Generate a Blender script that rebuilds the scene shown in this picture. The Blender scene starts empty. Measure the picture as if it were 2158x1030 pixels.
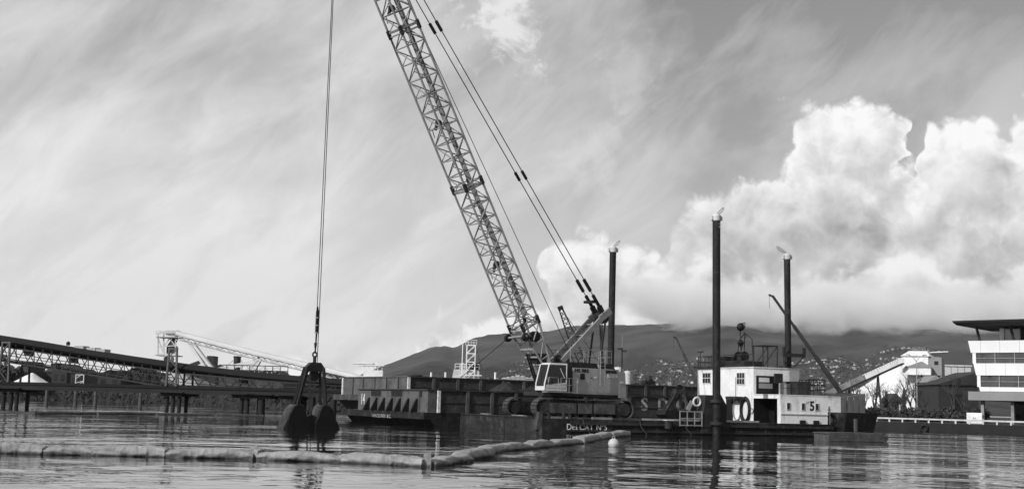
import bpy, math, random
from mathutils import Vector, Matrix, noise
random.seed(11)
S = bpy.context.scene
COL = S.collection
PI = math.pi

# ------------------------------------------------------------------ camera
FPX, EYE = 2610.0, 2.0                       # focal length in photo pixels (2158 wide), eye height over the water
PITCH, ROLL = math.atan((849 - 515) / FPX), math.radians(1.5)
CF = Vector((0, math.cos(PITCH), math.sin(PITCH)))
_r, _u = Vector((1, 0, 0)), Vector((1, 0, 0)).cross(CF)
CR = _r * math.cos(ROLL) + _u * math.sin(ROLL)
CU = _u * math.cos(ROLL) - _r * math.sin(ROLL)
CAM = Vector((0, 0, EYE))
cd = bpy.data.cameras.new('camera'); cam = bpy.data.objects.new('camera', cd); COL.objects.link(cam)
cd.sensor_width = 36; cd.lens = 36 * FPX / 2158; cd.clip_start = 0.5; cd.clip_end = 40000
cam.matrix_world = Matrix(((CR.x, CU.x, -CF.x, 0), (CR.y, CU.y, -CF.y, 0), (CR.z, CU.z, -CF.z, EYE), (0, 0, 0, 1)))
S.camera = cam
def ray(px, py): return CF + CR * ((px - 1079) / FPX) + CU * ((515 - py) / FPX)
def at(px, py, Y):
    d = ray(px, py); return CAM + d * (Y / d.y)
def wat(px, py, z=0.0):
    d = ray(px, py); return CAM + d * ((z - EYE) / d.z)
class Fr:                                    # a level frame: origin, yaw; x along, y away
    def __init__(s, o, yaw):
        s.o = Vector((o[0], o[1], 0)); s.yaw = math.radians(yaw)
        s.u = Vector((math.cos(s.yaw), math.sin(s.yaw), 0)); s.v = Vector((-math.sin(s.yaw), math.cos(s.yaw), 0))
    def loc(s, p):
        q = Vector(p) - s.o; return Vector((q.dot(s.u), q.dot(s.v), q.z))
    def wld(s, t, v, z): return s.o + s.u * t + s.v * v + Vector((0, 0, z))
    def onv(s, px, py, v):                   # local point on the plane y = v seen at a photo pixel
        d = ray(px, py); k = (v - (CAM - s.o).dot(s.v)) / d.dot(s.v); return s.loc(CAM + d * k)
    def ont(s, px, py, t):
        d = ray(px, py); k = (t - (CAM - s.o).dot(s.u)) / d.dot(s.u); return s.loc(CAM + d * k)

# ------------------------------------------------------------------ sun, world, exposure
SUN = Vector((-0.71, -0.70, 0.0)).normalized() * math.cos(math.radians(30)) + Vector((0, 0, math.sin(math.radians(30))))
ld = bpy.data.lights.new('sun', 'SUN'); ld.energy = 3.6; ld.angle = math.radians(0.5); ld.color = (1, 1, 1)
lo = bpy.data.objects.new('sun', ld); COL.objects.link(lo)
lo.rotation_euler = SUN.to_track_quat('Z', 'Y').to_euler(); lo.location = (0, 0, 100)
W = bpy.data.worlds.new('World'); S.world = W; W.use_nodes = True
nt = W.node_tree; nt.nodes.clear()
class Nd:
    def __init__(s, nt): s.nt = nt
    def new(s, t, **kw):
        n = s.nt.nodes.new(t)
        for k, v in kw.items(): setattr(n, k, v)
        return n
    def put(s, sock, v):
        if isinstance(v, bpy.types.NodeSocket): s.nt.links.new(v, sock)
        else: sock.default_value = v
    def m(s, op, *a, clamp=False):
        n = s.new('ShaderNodeMath', operation=op, use_clamp=clamp)
        for i, v in enumerate(a): s.put(n.inputs[i], v)
        return n.outputs[0]
    def vm(s, op, *a):
        n = s.new('ShaderNodeVectorMath', operation=op)
        for i, v in enumerate(a): s.put(n.inputs[i], v)
        return n.outputs['Value'] if op in ('DOT_PRODUCT', 'LENGTH', 'DISTANCE') else n.outputs[0]
    def scale(s, v, k):
        n = s.new('ShaderNodeVectorMath', operation='SCALE'); s.put(n.inputs[0], v); s.put(n.inputs['Scale'], k); return n.outputs[0]
    def noise(s, vec, sc, det=4, ro=.5, dist=0.0):
        n = s.new('ShaderNodeTexNoise'); s.put(n.inputs['Vector'], vec)
        n.inputs['Scale'].default_value = sc; n.inputs['Detail'].default_value = det
        n.inputs['Roughness'].default_value = ro; n.inputs['Distortion'].default_value = dist
        return n.outputs[0]
    def ss(s, v, a, b, c=0.0, d=1.0, kind='SMOOTHSTEP'):
        n = s.new('ShaderNodeMapRange', interpolation_type=kind)
        s.put(n.inputs[0], v)
        for i, x in enumerate((a, b, c, d)): s.put(n.inputs[i + 1], x)
        return n.outputs[0]
    def mix(s, f, a, b):
        n = s.new('ShaderNodeMix', data_type='FLOAT')
        s.put(n.inputs[0], f); s.put(n.inputs[2], a); s.put(n.inputs[3], b); return n.outputs[0]
    def curve(s, v, pts):
        n = s.new('ShaderNodeFloatCurve'); c = n.mapping.curves[0]; n.mapping.extend = 'HORIZONTAL'
        pts = sorted(pts)
        c.points[0].location = pts[0]; c.points[1].location = pts[-1]
        for p in pts[1:-1]: c.points.new(*p)
        for p in c.points: p.handle_type = 'AUTO_CLAMPED'
        n.mapping.update(); s.put(n.inputs['Value'], v); return n.outputs[0]
w = Nd(nt)
tc = w.new('ShaderNodeTexCoord').outputs['Generated']
D3 = w.vm('NORMALIZE', tc)
sx = w.new('ShaderNodeSeparateXYZ'); w.put(sx.inputs[0], D3); dx, dy, dz = sx.outputs
az = w.m('ARCTAN2', dx, dy); el = w.m('ARCSINE', dz)
sky = w.new('ShaderNodeTexSky', sky_type='NISHITA', sun_disc=False)
sky.sun_elevation = math.radians(30); sky.sun_rotation = math.atan2(SUN.x, SUN.y); sky.dust_density = 2.0
bw = w.new('ShaderNodeRGBToBW'); w.put(bw.inputs[0], sky.outputs[0])
base = w.m('MINIMUM', w.m('MULTIPLY', bw.outputs[0], 1.0), 4.2)
# thin high veil with wind-drawn streaks
def streak(deg, k):
    r = w.new('ShaderNodeVectorRotate', rotation_type='Y_AXIS'); w.put(r.inputs['Vector'], D3); r.inputs['Angle'].default_value = math.radians(deg)
    m_ = w.new('ShaderNodeMapping'); w.put(m_.inputs['Vector'], r.outputs[0]); m_.inputs['Scale'].default_value = (1.0, 1.0, k); return m_
st, st2 = streak(18, 2.2), streak(42, 2.6)
v1 = w.noise(st.outputs[0], 2.6, 6, .55, .35)
v2 = w.noise(st2.outputs[0], 8.0, 6, .6, .45)
big = w.noise(D3, 1.7, 3, .5)
left = w.ss(az, 0.22, -0.16)
low = w.ss(el, 0.34, 0.04)
veil = w.m('ADD', w.m('MULTIPLY', v1, .48), w.m('MULTIPLY', v2, .52))
veil = w.ss(veil, .34, .66)
cover = w.m('ADD', w.m('MULTIPLY', left, .42), w.m('MULTIPLY', low, .52))
cover = w.m('ADD', cover, w.m('MULTIPLY', w.m('SUBTRACT', veil, .5), .55), clamp=True)
skyv = w.mix(cover, w.m('MAXIMUM', base, 2.7), 8.6)
# cumulus banks: top elevation by bearing, billowed edges, sunlit on the sunward side
AZ0, AZ1, ELM = -0.60, 0.62, 0.40
def prof(pts):
    out = []
    for px, py in pts:
        d = ray(px, py).normalized(); out.append(((math.atan2(d.x, d.y) - AZ0) / (AZ1 - AZ0), math.asin(d.z) / ELM))
    return [(0, .02)] + out + [(1, .62)]
u = w.m('ADD', w.ss(az, AZ0, AZ1, 0, 1, 'LINEAR'), w.m('MULTIPLY', w.m('SUBTRACT', w.noise(D3, 22, 3, .55), .5), .055))
def billow(vec):
    tot = None; amp = 1.0; sc = 11.0
    for k in range(5):
        n = w.noise(vec, sc, 0, 0); a = w.m('MULTIPLY', w.m('ABSOLUTE', w.m('SUBTRACT', n, .5)), amp)
        tot = a if tot is None else w.m('ADD', tot, a); amp *= .56; sc *= 2.13
    return w.m('SUBTRACT', w.m('MULTIPLY', tot, 2.2), .55)
warp = w.new('ShaderNodeTexNoise'); w.put(warp.inputs['Vector'], D3); warp.inputs['Scale'].default_value = 26; warp.inputs['Detail'].default_value = 4
DW = w.vm('ADD', D3, w.scale(w.vm('SUBTRACT', warp.outputs['Color'], (.5, .5, .5)), .018))
OFF = w.vm('ADD', DW, (-.014, -.004, .014))
B0, B1 = billow(DW), billow(OFF)
def bank(top_pts, amp, sc, soft, seed, bright, dim, fall):
    off = (seed, seed * .7, -seed); b0, b1 = B0, B1
    top = w.m('ADD', w.m('MULTIPLY', w.curve(u, prof(top_pts)), ELM), .005)
    dep = w.m('ADD', w.m('SUBTRACT', top, el), w.m('MULTIPLY', b0, amp))
    a = w.ss(dep, 0.0, soft)
    lit = w.m('MULTIPLY', w.m('SUBTRACT', b0, b1), 2.2)
    g = w.mix(w.ss(dep, 0.0, fall), bright, dim)
    g = w.m('ADD', g, w.m('MULTIPLY', lit, w.mix(w.ss(dep, 0, fall), 3.4, 1.8)))
    lf = w.noise(w.vm('ADD', D3, off), 9, 3, .5)
    g = w.m('ADD', g, w.m('MULTIPLY', w.m('SUBTRACT', lf, .5), 4.0))
    return a, w.m('MINIMUM', w.m('MAXIMUM', g, 3.6), 10.2)
aA, gA = bank([(640, 800), (700, 772), (800, 765), (850, 750), (900, 690), (950, 660), (1040, 665), (1095, 650), (1140, 600), (1175, 520), (1245, 480), (1330, 490), (1385, 505), (1402, 585), (1480, 540),
               (1560, 430), (1600, 355), (1660, 335), (1684, 265), (1730, 215), (1800, 212), (1880, 212), (1898, 265), (1914, 350), (1934, 250), (1985, 225), (2040, 225), (2100, 205), (2130, 250), (2158, 200), (2230, 150), (2350, 170)],
              .042, 21, .015, 3.1, 9.6, 7.4, .085)
aB, gB = bank([(900, 840), (1100, 745), (1250, 660), (1330, 610), (1395, 520), (1430, 445), (1500, 410), (1570, 375), (1650, 355), (1720, 335), (1780, 365), (1830, 440), (1880, 480), (1960, 440), (2040, 430), (2158, 400), (2350, 380)],
              .046, 24, .02, 7.7, 7.7, 5.4, .07)
aC, gC = bank([(760, 850), (1000, 755), (1130, 640), (1240, 600), (1400, 620), (1500, 575), (1700, 590), (1800, 560), (1950, 540), (2020, 600), (2158, 520), (2350, 500)],
              .052, 19, .018, 12.3, 8.7, 6.3, .06)
skyv = w.mix(aA, skyv, gA); skyv = w.mix(w.m('MULTIPLY', aB, .92), skyv, gB); skyv = w.mix(w.m('MULTIPLY', aC, .85), skyv, gC)
# two torn fair-weather scraps
for px, py, r, k in ((1060, 55, .030, .9), (1262, 320, .014, .28), (1330, 165, .012, .2)):
    c = ray(px, py).normalized()
    dd = w.vm('DISTANCE', D3, tuple(c))
    tatter = w.noise(DW, 30, 6, .62, .4)
    a = w.m('MULTIPLY', w.ss(w.m('SUBTRACT', w.m('MULTIPLY', w.m('SUBTRACT', tatter, .36), .16), w.m('SUBTRACT', dd, r * .55)), .0, .03), k, clamp=True)
    skyv = w.mix(a, skyv, 8.6)
below = w.ss(el, -.02, .0)
skyv = w.mix(below, 3.0, skyv)
cmb = w.new('ShaderNodeCombineColor')
for i in range(3): w.put(cmb.inputs[i], skyv)
bg = w.new('ShaderNodeBackground'); bg.inputs['Strength'].default_value = 0.1; w.put(bg.inputs['Color'], cmb.outputs[0])
wo = w.new('ShaderNodeOutputWorld'); w.put(wo.inputs['Surface'], bg.outputs[0])
W.cycles.sampling_method = 'MANUAL'; W.cycles.sample_map_resolution = 1024
S.view_settings.view_transform = 'Standard'; S.view_settings.look = 'None'; S.view_settings.exposure = 0.0; S.view_settings.gamma = 1.0
S.view_settings.use_curve_mapping = False
S.cycles.use_denoising = True
S.cycles.max_bounces = 18; S.cycles.volume_bounces = 16; S.cycles.transparent_max_bounces = 64
S.cycles.caustics_reflective = False; S.cycles.caustics_refractive = False

# ------------------------------------------------------------------ materials
MATS = {}
def mat(name, v, rough=.6, metal=0.0, var=.25, sc=1.5, streak=0.0, bump=0.0, bsc=8.0, spec=.25, dark=None, wear=0.0, wtone=None):
    """grey paint or stuff: uneven tone, optional runs of rust or dirt, fine relief"""
    if name in MATS: return MATS[name]
    M = bpy.data.materials.new(name); M.use_nodes = True; MATS[name] = M
    t = M.node_tree; n = Nd(t); b = t.nodes['Principled BSDF']
    pos = n.new('ShaderNodeNewGeometry').outputs['Position']
    f = n.noise(pos, sc, 6, .6)
    f = n.ss(f, .28, .72)
    val = n.mix(f, v * (1 - var), v * (1 + var))
    if streak:
        mp = n.new('ShaderNodeMapping'); n.put(mp.inputs['Vector'], pos); mp.inputs['Scale'].default_value = (2.2, 2.2, .22)
        s = n.ss(n.noise(mp.outputs[0], 1.3, 5, .65), .50, .70)
        s2 = n.ss(n.noise(pos, .55, 5, .6), .45, .65)
        val = n.mix(n.m('MULTIPLY', n.m('MULTIPLY', s, s2), streak), val, dark if dark is not None else v * .35)
    if wear:
        a1 = n.ss(n.noise(pos, 1.1, 8, .72), .54, .62); a2 = n.ss(n.noise(pos, 5.0, 4, .65), .57, .66)
        val = n.mix(n.m('MULTIPLY', n.m('MAXIMUM', a1, a2), wear), val, wtone if wtone is not None else v * 2.2)
    c = n.new('ShaderNodeCombineColor')
    for i in range(3): n.put(c.inputs[i], val)
    n.put(b.inputs['Base Color'], c.outputs[0])
    n.put(b.inputs['Roughness'], n.mix(f, max(.05, rough - .1), min(1, rough + .12)))
    b.inputs['Metallic'].default_value = metal; b.inputs['Specular IOR Level'].default_value = spec
    if bump:
        bp = n.new('ShaderNodeBump'); n.put(bp.inputs['Height'], n.noise(pos, bsc, 5, .6)); bp.inputs['Strength'].default_value = bump; bp.inputs['Distance'].default_value = .05
        n.put(b.inputs['Normal'], bp.outputs[0])
    return M
HULL = mat('black hull steel', .014, .8, 0, .5, 1.2, .9, .4, 5, dark=.075, wear=.7, wtone=.05)
HULLG = mat('weathered grey hull steel', .055, .75, 0, .45, .9, 1.0, .4, 5, dark=.02, wear=.6, wtone=.12)
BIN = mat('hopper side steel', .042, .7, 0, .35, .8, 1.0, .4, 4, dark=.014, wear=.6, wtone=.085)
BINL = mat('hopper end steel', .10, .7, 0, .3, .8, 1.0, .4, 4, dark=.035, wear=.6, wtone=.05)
RUST = mat('dark rusty steel', .028, .75, 0, .45, 2, .5, .4, 10, dark=.06, wear=.5, wtone=.06)
PILE = mat('spud pipe steel', .014, .65, .0, .5, 2.5, .9, .4, 12, dark=.045, wear=.7, wtone=.04)
WHITE = mat('white marine paint', .80, .5, 0, .08, .8, .7, .15, 6, dark=.34, wear=.35, wtone=.5)
CREAM = mat('pale grey paint', .58, .55, 0, .12, .8, .7, .15, 6, dark=.25, wear=.4, wtone=.3)
YEL = mat('crane body paint', .39, .45, 0, .1, 1.0, .6, .05, 6, dark=.26, wear=.25, wtone=.3)
YEL2 = mat('crane boom paint', .27, .5, 0, .2, 3.0, .3, .05, 6, dark=.12)
CABW = mat('cab white paint', .62, .4, 0, .08, 1, .3, 0, 6, dark=.3)
BLK = mat('black paint', .010, .5, 0, .4, 3, 0, .2, 8, wear=.4, wtone=.03)
DRK = mat('dark machinery', .026, .55, 0, .5, 4, 0, .2, 14, wear=.4, wtone=.07)
ROPE = mat('greased wire rope', .03, .6, .2, .3, 6)
GALV = mat('galvanised steel', .34, .5, .3, .2, 3)
LETT = mat('faded white lettering', .62, .8, 0, .3, 4)
LETG = mat('grey worn lettering', .38, .8, 0, .45, 3)
GLASS = mat('dark window glass', .012, .06, 0, .1, 1, spec=.4)
CONC = mat('stained concrete', .22, .85, 0, .3, .7, .7, .3, 6, dark=.08)
CONCD = mat('wet dark concrete', .02, .8, 0, .4, .7, .8, .3, 6, dark=.02)
WOOD = mat('wet grey timber', .08, .8, 0, .4, 1.8, .5, .4, 9, dark=.04)
GAL = mat('conveyor cladding', .012, .85, 0, .35, .5, .6, .2, 3, dark=.02)
GALF = mat('conveyor steel', .032, .65, 0, .35, 1.2, .4, .1, 6, dark=.04)
WGAL = mat('white gallery cladding', .55, .5, 0, .08, .3, .4, .05, 3, dark=.5)
SALT = mat('white bulk stockpile', .72, .9, 0, .08, .25, 0, .5, .8)
SPOIL = mat('wet dredged spoil', .022, .8, 0, .6, 1.5, 0, 1.0, 2)
FABR = mat('boom fabric', .29, .6, 0, .22, 1.3, .8, .5, 5, dark=.15)
t_ = FABR.node_tree; n = Nd(t_); b = t_.nodes['Principled BSDF']; pos = n.new('ShaderNodeNewGeometry').outputs['Position']
vr = n.new('ShaderNodeVectorRotate', rotation_type='Z_AXIS'); n.put(vr.inputs['Vector'], pos); vr.inputs['Angle'].default_value = .6
mp = n.new('ShaderNodeMapping'); n.put(mp.inputs['Vector'], vr.outputs[0]); mp.inputs['Scale'].default_value = (1.0, 1.0, .55)
cr_ = n.m('ADD', n.m('ABSOLUTE', n.m('SUBTRACT', n.noise(mp.outputs[0], 1.1, 1, .5, 1.2), .5)), n.m('MULTIPLY', n.m('ABSOLUTE', n.m('SUBTRACT', n.noise(pos, 3.6, 1, .5, 1.0), .5)), .22))
bp = n.new('ShaderNodeBump'); n.put(bp.inputs['Height'], cr_); bp.inputs['Strength'].default_value = .6; bp.inputs['Distance'].default_value = .3; bp.invert = True
n.put(b.inputs['Normal'], bp.outputs[0])
sz = n.new('ShaderNodeSeparateXYZ'); n.put(sz.inputs[0], pos)
wet = n.ss(n.m('ADD', sz.outputs[2], n.m('MULTIPLY', n.noise(pos, 3.0, 4, .6), .16)), .20, .11)
src = b.inputs['Base Color'].links[0].from_socket; mxr = n.new('ShaderNodeMix', data_type='RGBA'); n.put(mxr.inputs[0], n.m('MULTIPLY', wet, .8)); n.put(mxr.inputs[6], src); mxr.inputs[7].default_value = (.06, .06, .06, 1)
n.put(b.inputs['Base Color'], mxr.outputs[2])
BUOY = mat('pale buoy plastic', .5, .45, 0, .1, 2, .3, dark=.3)
BARK = mat('bark', .06, .9, 0, .3, 4)
LEAF = mat('dark foliage', .05, .8, 0, .5, .6)
LAND = mat('dark shore earth', .035, .95, 0, .5, .15, 0, .6, 1.5)
ROCK = mat('riprap stone', .03, .9, 0, .5, .9, 0, .5, 5)
FOREST = mat('forested mountainside', .045, 1.0, 0, .6, .0045, 0, 1.0, .03, spec=0)
HOUSE = [mat('house pale walls', .52, .8, 0, .3, .02), mat('house grey walls', .3, .8, 0, .3, .02), mat('house roof slate', .12, .8, 0, .3, .02)]
OFFW = mat('office white panels', .78, .5, 0, .05, .4, .3, .05, 4, dark=.45)
OFFG = mat('office grey band', .24, .6, 0, .1, .4)
OFFR = mat('office dark roof', .03, .6, 0, .2, .4)
GRAVD = mat('dark gravel', .05, .95, 0, .5, 1, 0, .8, 4)
# water
WM = bpy.data.materials.new('harbour water'); WM.use_nodes = True; n = Nd(WM.node_tree); b = WM.node_tree.nodes['Principled BSDF']
b.inputs['Base Color'].default_value = (.012, .012, .012, 1); b.inputs['Roughness'].default_value = .04; b.inputs['IOR'].default_value = 1.33
pos = n.new('ShaderNodeNewGeometry').outputs['Position']
mp = n.new('ShaderNodeMapping'); n.put(mp.inputs['Vector'], pos); mp.inputs['Rotation'].default_value = (0, 0, math.radians(14)); mp.inputs['Scale'].default_value = (.72, 1.0, 1.0)
h1 = n.noise(mp.outputs[0], .37, 2, .42, .9); h2 = n.noise(mp.outputs[0], 1.35, 1, .5, .9); h3 = n.noise(pos, .11, 1, .5)
calm = n.ss(n.noise(pos, .045, 3, .5), .36, .64, .35, 1.0)
hh = n.m('ADD', n.m('ADD', n.m('MULTIPLY', h1, .072), n.m('MULTIPLY', h2, .022)), n.m('MULTIPLY', h3, .20))
bp = n.new('ShaderNodeBump'); n.put(bp.inputs['Height'], n.m('MULTIPLY', hh, calm)); bp.inputs['Strength'].default_value = 1.0; bp.inputs['Distance'].default_value = 1.0
n.put(b.inputs['Normal'], bp.outputs[0])

# ------------------------------------------------------------------ mesh helpers
G = [Matrix.Identity(4)]                     # transform applied to shapes placed by rod / beam / box
def obj(name, me, parent=None, m=None):
    o = bpy.data.objects.new(name, me); COL.objects.link(o)
    if parent is not None: o.parent = parent
    if m is not None: o.matrix_basis = m
    return o
def tag(o, label, cat, group=None):
    o['label'] = label; o['category'] = cat
    if group: o['group'] = group
    return o
def thing(name, label, cat, loc=(0, 0, 0), yaw=0.0, group=None):
    o = obj(name, None); o.location = loc; o.rotation_euler = (0, 0, math.radians(yaw)); o.empty_display_size = .3
    return tag(o, label, cat, group)
class MB:
    def __init__(s): s.v = []; s.f = []; s.sm = []
    def add(s, vs, fs, smooth=False):
        k = len(s.v); s.v += [tuple(x) for x in vs]; s.f += [tuple(i + k for i in f) for f in fs]; s.sm += [smooth] * len(fs); return s
    def box(s, x, y, z):
        a = [(i, j, k) for k in z for j in y for i in x]
        return s.add(a, [(0, 2, 3, 1), (4, 5, 7, 6), (0, 1, 5, 4), (2, 6, 7, 3), (0, 4, 6, 2), (1, 3, 7, 5)])
    def hexa(s, a): return s.add(a, [(0, 3, 2, 1), (4, 5, 6, 7), (0, 1, 5, 4), (1, 2, 6, 5), (2, 3, 7, 6), (3, 0, 4, 7)])  # bottom ring, top ring
    def prism(s, poly, y0, y1):              # polygon in x,z swept along y
        n = len(poly); a = [(p[0], y0, p[1]) for p in poly] + [(p[0], y1, p[1]) for p in poly]
        return s.add(a, [tuple(range(n)), tuple(range(2 * n - 1, n - 1, -1))] + [((i + 1) % n, i, n + i, n + (i + 1) % n) for i in range(n)])
    def tube(s, pts, r, n=8, caps=True):
        pts = [Vector(p) for p in pts]; rr = r if isinstance(r, (list, tuple)) else [r] * len(pts); vs = []
        prev = None
        for i, p in enumerate(pts):
            d = (pts[min(i + 1, len(pts) - 1)] - pts[max(i - 1, 0)]).normalized()
            a = d.orthogonal().normalized() if prev is None else (prev - d * prev.dot(d)).normalized()
            prev = a; c = d.cross(a)
            vs += [p + (a * math.cos(2 * PI * k / n) + c * math.sin(2 * PI * k / n)) * rr[i] for k in range(n)]
        fs = [(i * n + k, i * n + (k + 1) % n, (i + 1) * n + (k + 1) % n, (i + 1) * n + k) for i in range(len(pts) - 1) for k in range(n)]
        s.add(vs, fs, n > 6)
        if caps: s.add(vs[:n], [tuple(range(n - 1, -1, -1))]); s.add(vs[-n:], [tuple(range(n))])
        return s
    def lathe(s, prof, c=(0, 0, 0), n=20, axis='Z', soft=False):
        def ring(r, z):
            out = []
            for k in range(n):
                a = 2 * PI * k / n; p = (r * math.cos(a), r * math.sin(a), z)
                if axis == 'Y': p = (p[0], p[2], p[1])
                if axis == 'X': p = (p[2], p[0], p[1])
                out.append((p[0] + c[0], p[1] + c[1], p[2] + c[2]))
            return out
        quads = lambda m: [(i * n + k, i * n + (k + 1) % n, (i + 1) * n + (k + 1) % n, (i + 1) * n + k) for i in range(m) for k in range(n)]
        if soft: return s.add([v for r, z in prof for v in ring(r, z)], quads(len(prof) - 1), True)
        for (r0, z0), (r1, z1) in zip(prof, prof[1:]):
            if r0 == 0 or r1 == 0:
                rr = ring(max(r0, r1), z1 if r0 == 0 else z0)
                if abs(z1 - z0) < 1e-6: s.add(rr, [tuple(range(n)) if r1 == 0 else tuple(range(n - 1, -1, -1))]); continue
            s.add(ring(r0, z0) + ring(r1, z1), quads(1), True)
        return s
    def torus(s, R, r, c=(0, 0, 0), axis='Y', n=24, k=8):
        vs = []
        for i in range(n):
            a = 2 * PI * i / n
            for j in range(k):
                b = 2 * PI * j / k; q = R + r * math.cos(b); p = (q * math.cos(a), q * math.sin(a), r * math.sin(b))
                if axis == 'Y': p = (p[0], p[2], p[1])
                if axis == 'X': p = (p[2], p[0], p[1])
                vs.append((p[0] + c[0], p[1] + c[1], p[2] + c[2]))
        return s.add(vs, [(i * k + j, i * k + (j + 1) % k, ((i + 1) % n) * k + (j + 1) % k, ((i + 1) % n) * k + j) for i in range(n) for j in range(k)], True)
    def mesh(s, m, fix=True):
        me = bpy.data.meshes.new('m'); me.from_pydata(s.v, [], s.f); me.materials.append(m)
        me.polygons.foreach_set('use_smooth', s.sm); me.update(); return me
    def build(s, name, m, parent=None): return obj(name, s.mesh(m), parent, G[0].copy())
UNIT = {}
def unit(kind, m):
    k = (kind, m.name)
    if k not in UNIT:
        b = MB()
        if kind == 'box': b.box((-.5, .5), (-.5, .5), (-.5, .5))
        elif kind == 'rod': b.tube([(0, 0, -.5), (0, 0, .5)], 1.0, 8)
        elif kind == 'pipe': b.tube([(0, 0, -.5), (0, 0, .5)], 1.0, 24)
        UNIT[k] = b.mesh(m)
    return UNIT[k]
def axes(p, q, up=(0, 0, 1)):
    z = (q - p).normalized(); upv = Vector(up)
    if abs(z.dot(upv)) > .999: upv = Vector((0, 1, 0))
    x = upv.cross(z).normalized(); y = z.cross(x)
    return x, y, z
def rod(name, p, q, r, m, parent, kind='rod'):
    p, q = Vector(p), Vector(q); x, y, z = axes(p, q); c = (p + q) / 2; L = (q - p).length
    M = Matrix(((x.x * r, y.x * r, z.x * L, c.x), (x.y * r, y.y * r, z.y * L, c.y), (x.z * r, y.z * r, z.z * L, c.z), (0, 0, 0, 1)))
    return obj(name, unit(kind, m), parent, G[0] @ M)
def beam(name, p, q, wd, ht, m, parent, up=(0, 0, 1)):
    p, q = Vector(p), Vector(q); x, y, z = axes(p, q, up); c = (p + q) / 2; L = (q - p).length
    M = Matrix(((x.x * wd, y.x * ht, z.x * L, c.x), (x.y * wd, y.y * ht, z.y * L, c.y), (x.z * wd, y.z * ht, z.z * L, c.z), (0, 0, 0, 1)))
    return obj(name, unit('box', m), parent, G[0] @ M)
def box(name, x, y, z, m, parent):
    M = Matrix.Translation(((x[0] + x[1]) / 2, (y[0] + y[1]) / 2, (z[0] + z[1]) / 2)) @ Matrix.Diagonal((abs(x[1] - x[0]), abs(y[1] - y[0]), abs(z[1] - z[0]), 1))
    return obj(name, unit('box', m), parent, G[0] @ M)
def under(o, part):                          # hang a built piece below a part instead of the thing, keeping its place
    o.parent = part; o.matrix_parent_inverse = part.matrix_basis.inverted(); return o
def text(name, s, size, m, parent, origin, r, up, sx=1.0, depth=.012, shear=0.0, bold=.0):
    cu = bpy.data.curves.new('t', 'FONT'); cu.body = s; cu.size = size; cu.extrude = depth; cu.align_x = 'CENTER'; cu.align_y = 'CENTER'; cu.resolution_u = 3; cu.offset = bold
    t = bpy.data.objects.new('t', cu); COL.objects.link(t)
    me = bpy.data.meshes.new_from_object(t.evaluated_get(bpy.context.evaluated_depsgraph_get()))
    bpy.data.objects.remove(t); bpy.data.curves.remove(cu)
    me.materials.clear(); me.materials.append(m)
    r, up = Vector(r).normalized(), Vector(up).normalized(); nn = r.cross(up); o = Vector(origin)
    M = Matrix(((r.x * sx, up.x, nn.x, o.x), (r.y * sx, up.y, nn.y, o.y), (r.z * sx, up.z, nn.z, o.z), (0, 0, 0, 1)))
    return obj(name, me, parent, G[0] @ M)
def rail(name, pts, h, m, parent, step=1.2, r=.022, bars=(1.0, .5)):
    b = MB(); pts = [Vector(p) for p in pts]; Z = Vector((0, 0, 1))
    for a, c in zip(pts, pts[1:]):
        k = max(1, round((c - a).length / step))
        for i in range(k + 1):
            p = a.lerp(c, i / k); b.tube([p, p + Z * h], r, 6)
        for f in bars: b.tube([a + Z * h * f, c + Z * h * f], r, 6)
    return b.build(name, m, parent)
def copy_tree(o, parent=None):
    c = o.copy(); COL.objects.link(c); c.parent = parent
    for ch in o.children:
        if ch.name in COL.objects: copy_tree(ch, c)
    return c

# ------------------------------------------------------------------ water, land, mountains
def sheet(name, poly, z, m):
    me = bpy.data.meshes.new(name); me.from_pydata([(x, y, z) for x, y in poly], [], [tuple(range(len(poly)))]); me.materials.append(m)
    o = obj(name, me); o['kind'] = 'structure'; return o
sheet('water', [(-7000, -7000), (7000, -7000), (7000, 7000), (-7000, 7000)], 0, WM)
def bank_land(name, front, back, top, m, slope=3.0):
    """land with a sloping front edge down into the water"""
    b = MB(); n_ = len(front)
    for i in range(n_ - 1):
        (x0, y0), (x1, y1) = front[i], front[i + 1]; (u0, v0), (u1, v1) = back[i], back[i + 1]
        def inn(x, y, a, c):
            d = Vector((a - x, c - y)).normalized() * slope; return (x + d.x, y + d.y, top)
        p0, p1 = inn(x0, y0, u0, v0), inn(x1, y1, u1, v1)
        b.add([(x0, y0, -1), (x1, y1, -1), p1, p0, (u1, v1, top), (u0, v0, top)], [(0, 1, 2, 3), (3, 2, 4, 5)])
    o = b.build(name, m); o['kind'] = 'structure'; return o
bank_land('shore', [(-700, 420), (-160, 300), (-93, 284), (-62, 255), (-46, 222), (-30, 200), (-14, 196), (-4, 215), (4, 300)],
          [(-800, 900), (-300, 900), (-200, 900), (-140, 900), (-100, 900), (-80, 900), (-60, 900), (-20, 900), (5, 900)], 2.2, LAND)
RIDGE = [(300, 0), (640, .001), (700, .005), (770, .0195), (830, .029), (880, .0375), (915, .043), (945, .0435), (965, .042), (1000, .0500), (1040, .0540), (1085, .0555), (1150, .0585), (1200, .061), (1260, .064), (1340, .0655),
         (1400, .068), (1500, .074), (1700, .077), (1900, .076), (2158, .074), (2500, .078), (2900, .06)]
def ridge(px):
    if px <= RIDGE[0][0]: return 0.0
    for (a, h), (c, k) in zip(RIDGE, RIDGE[1:]):
        if px <= c: return h + (k - h) * (px - a) / (c - a)
    return RIDGE[-1][1]
DN, DF = 2300.0, 5600.0
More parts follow.
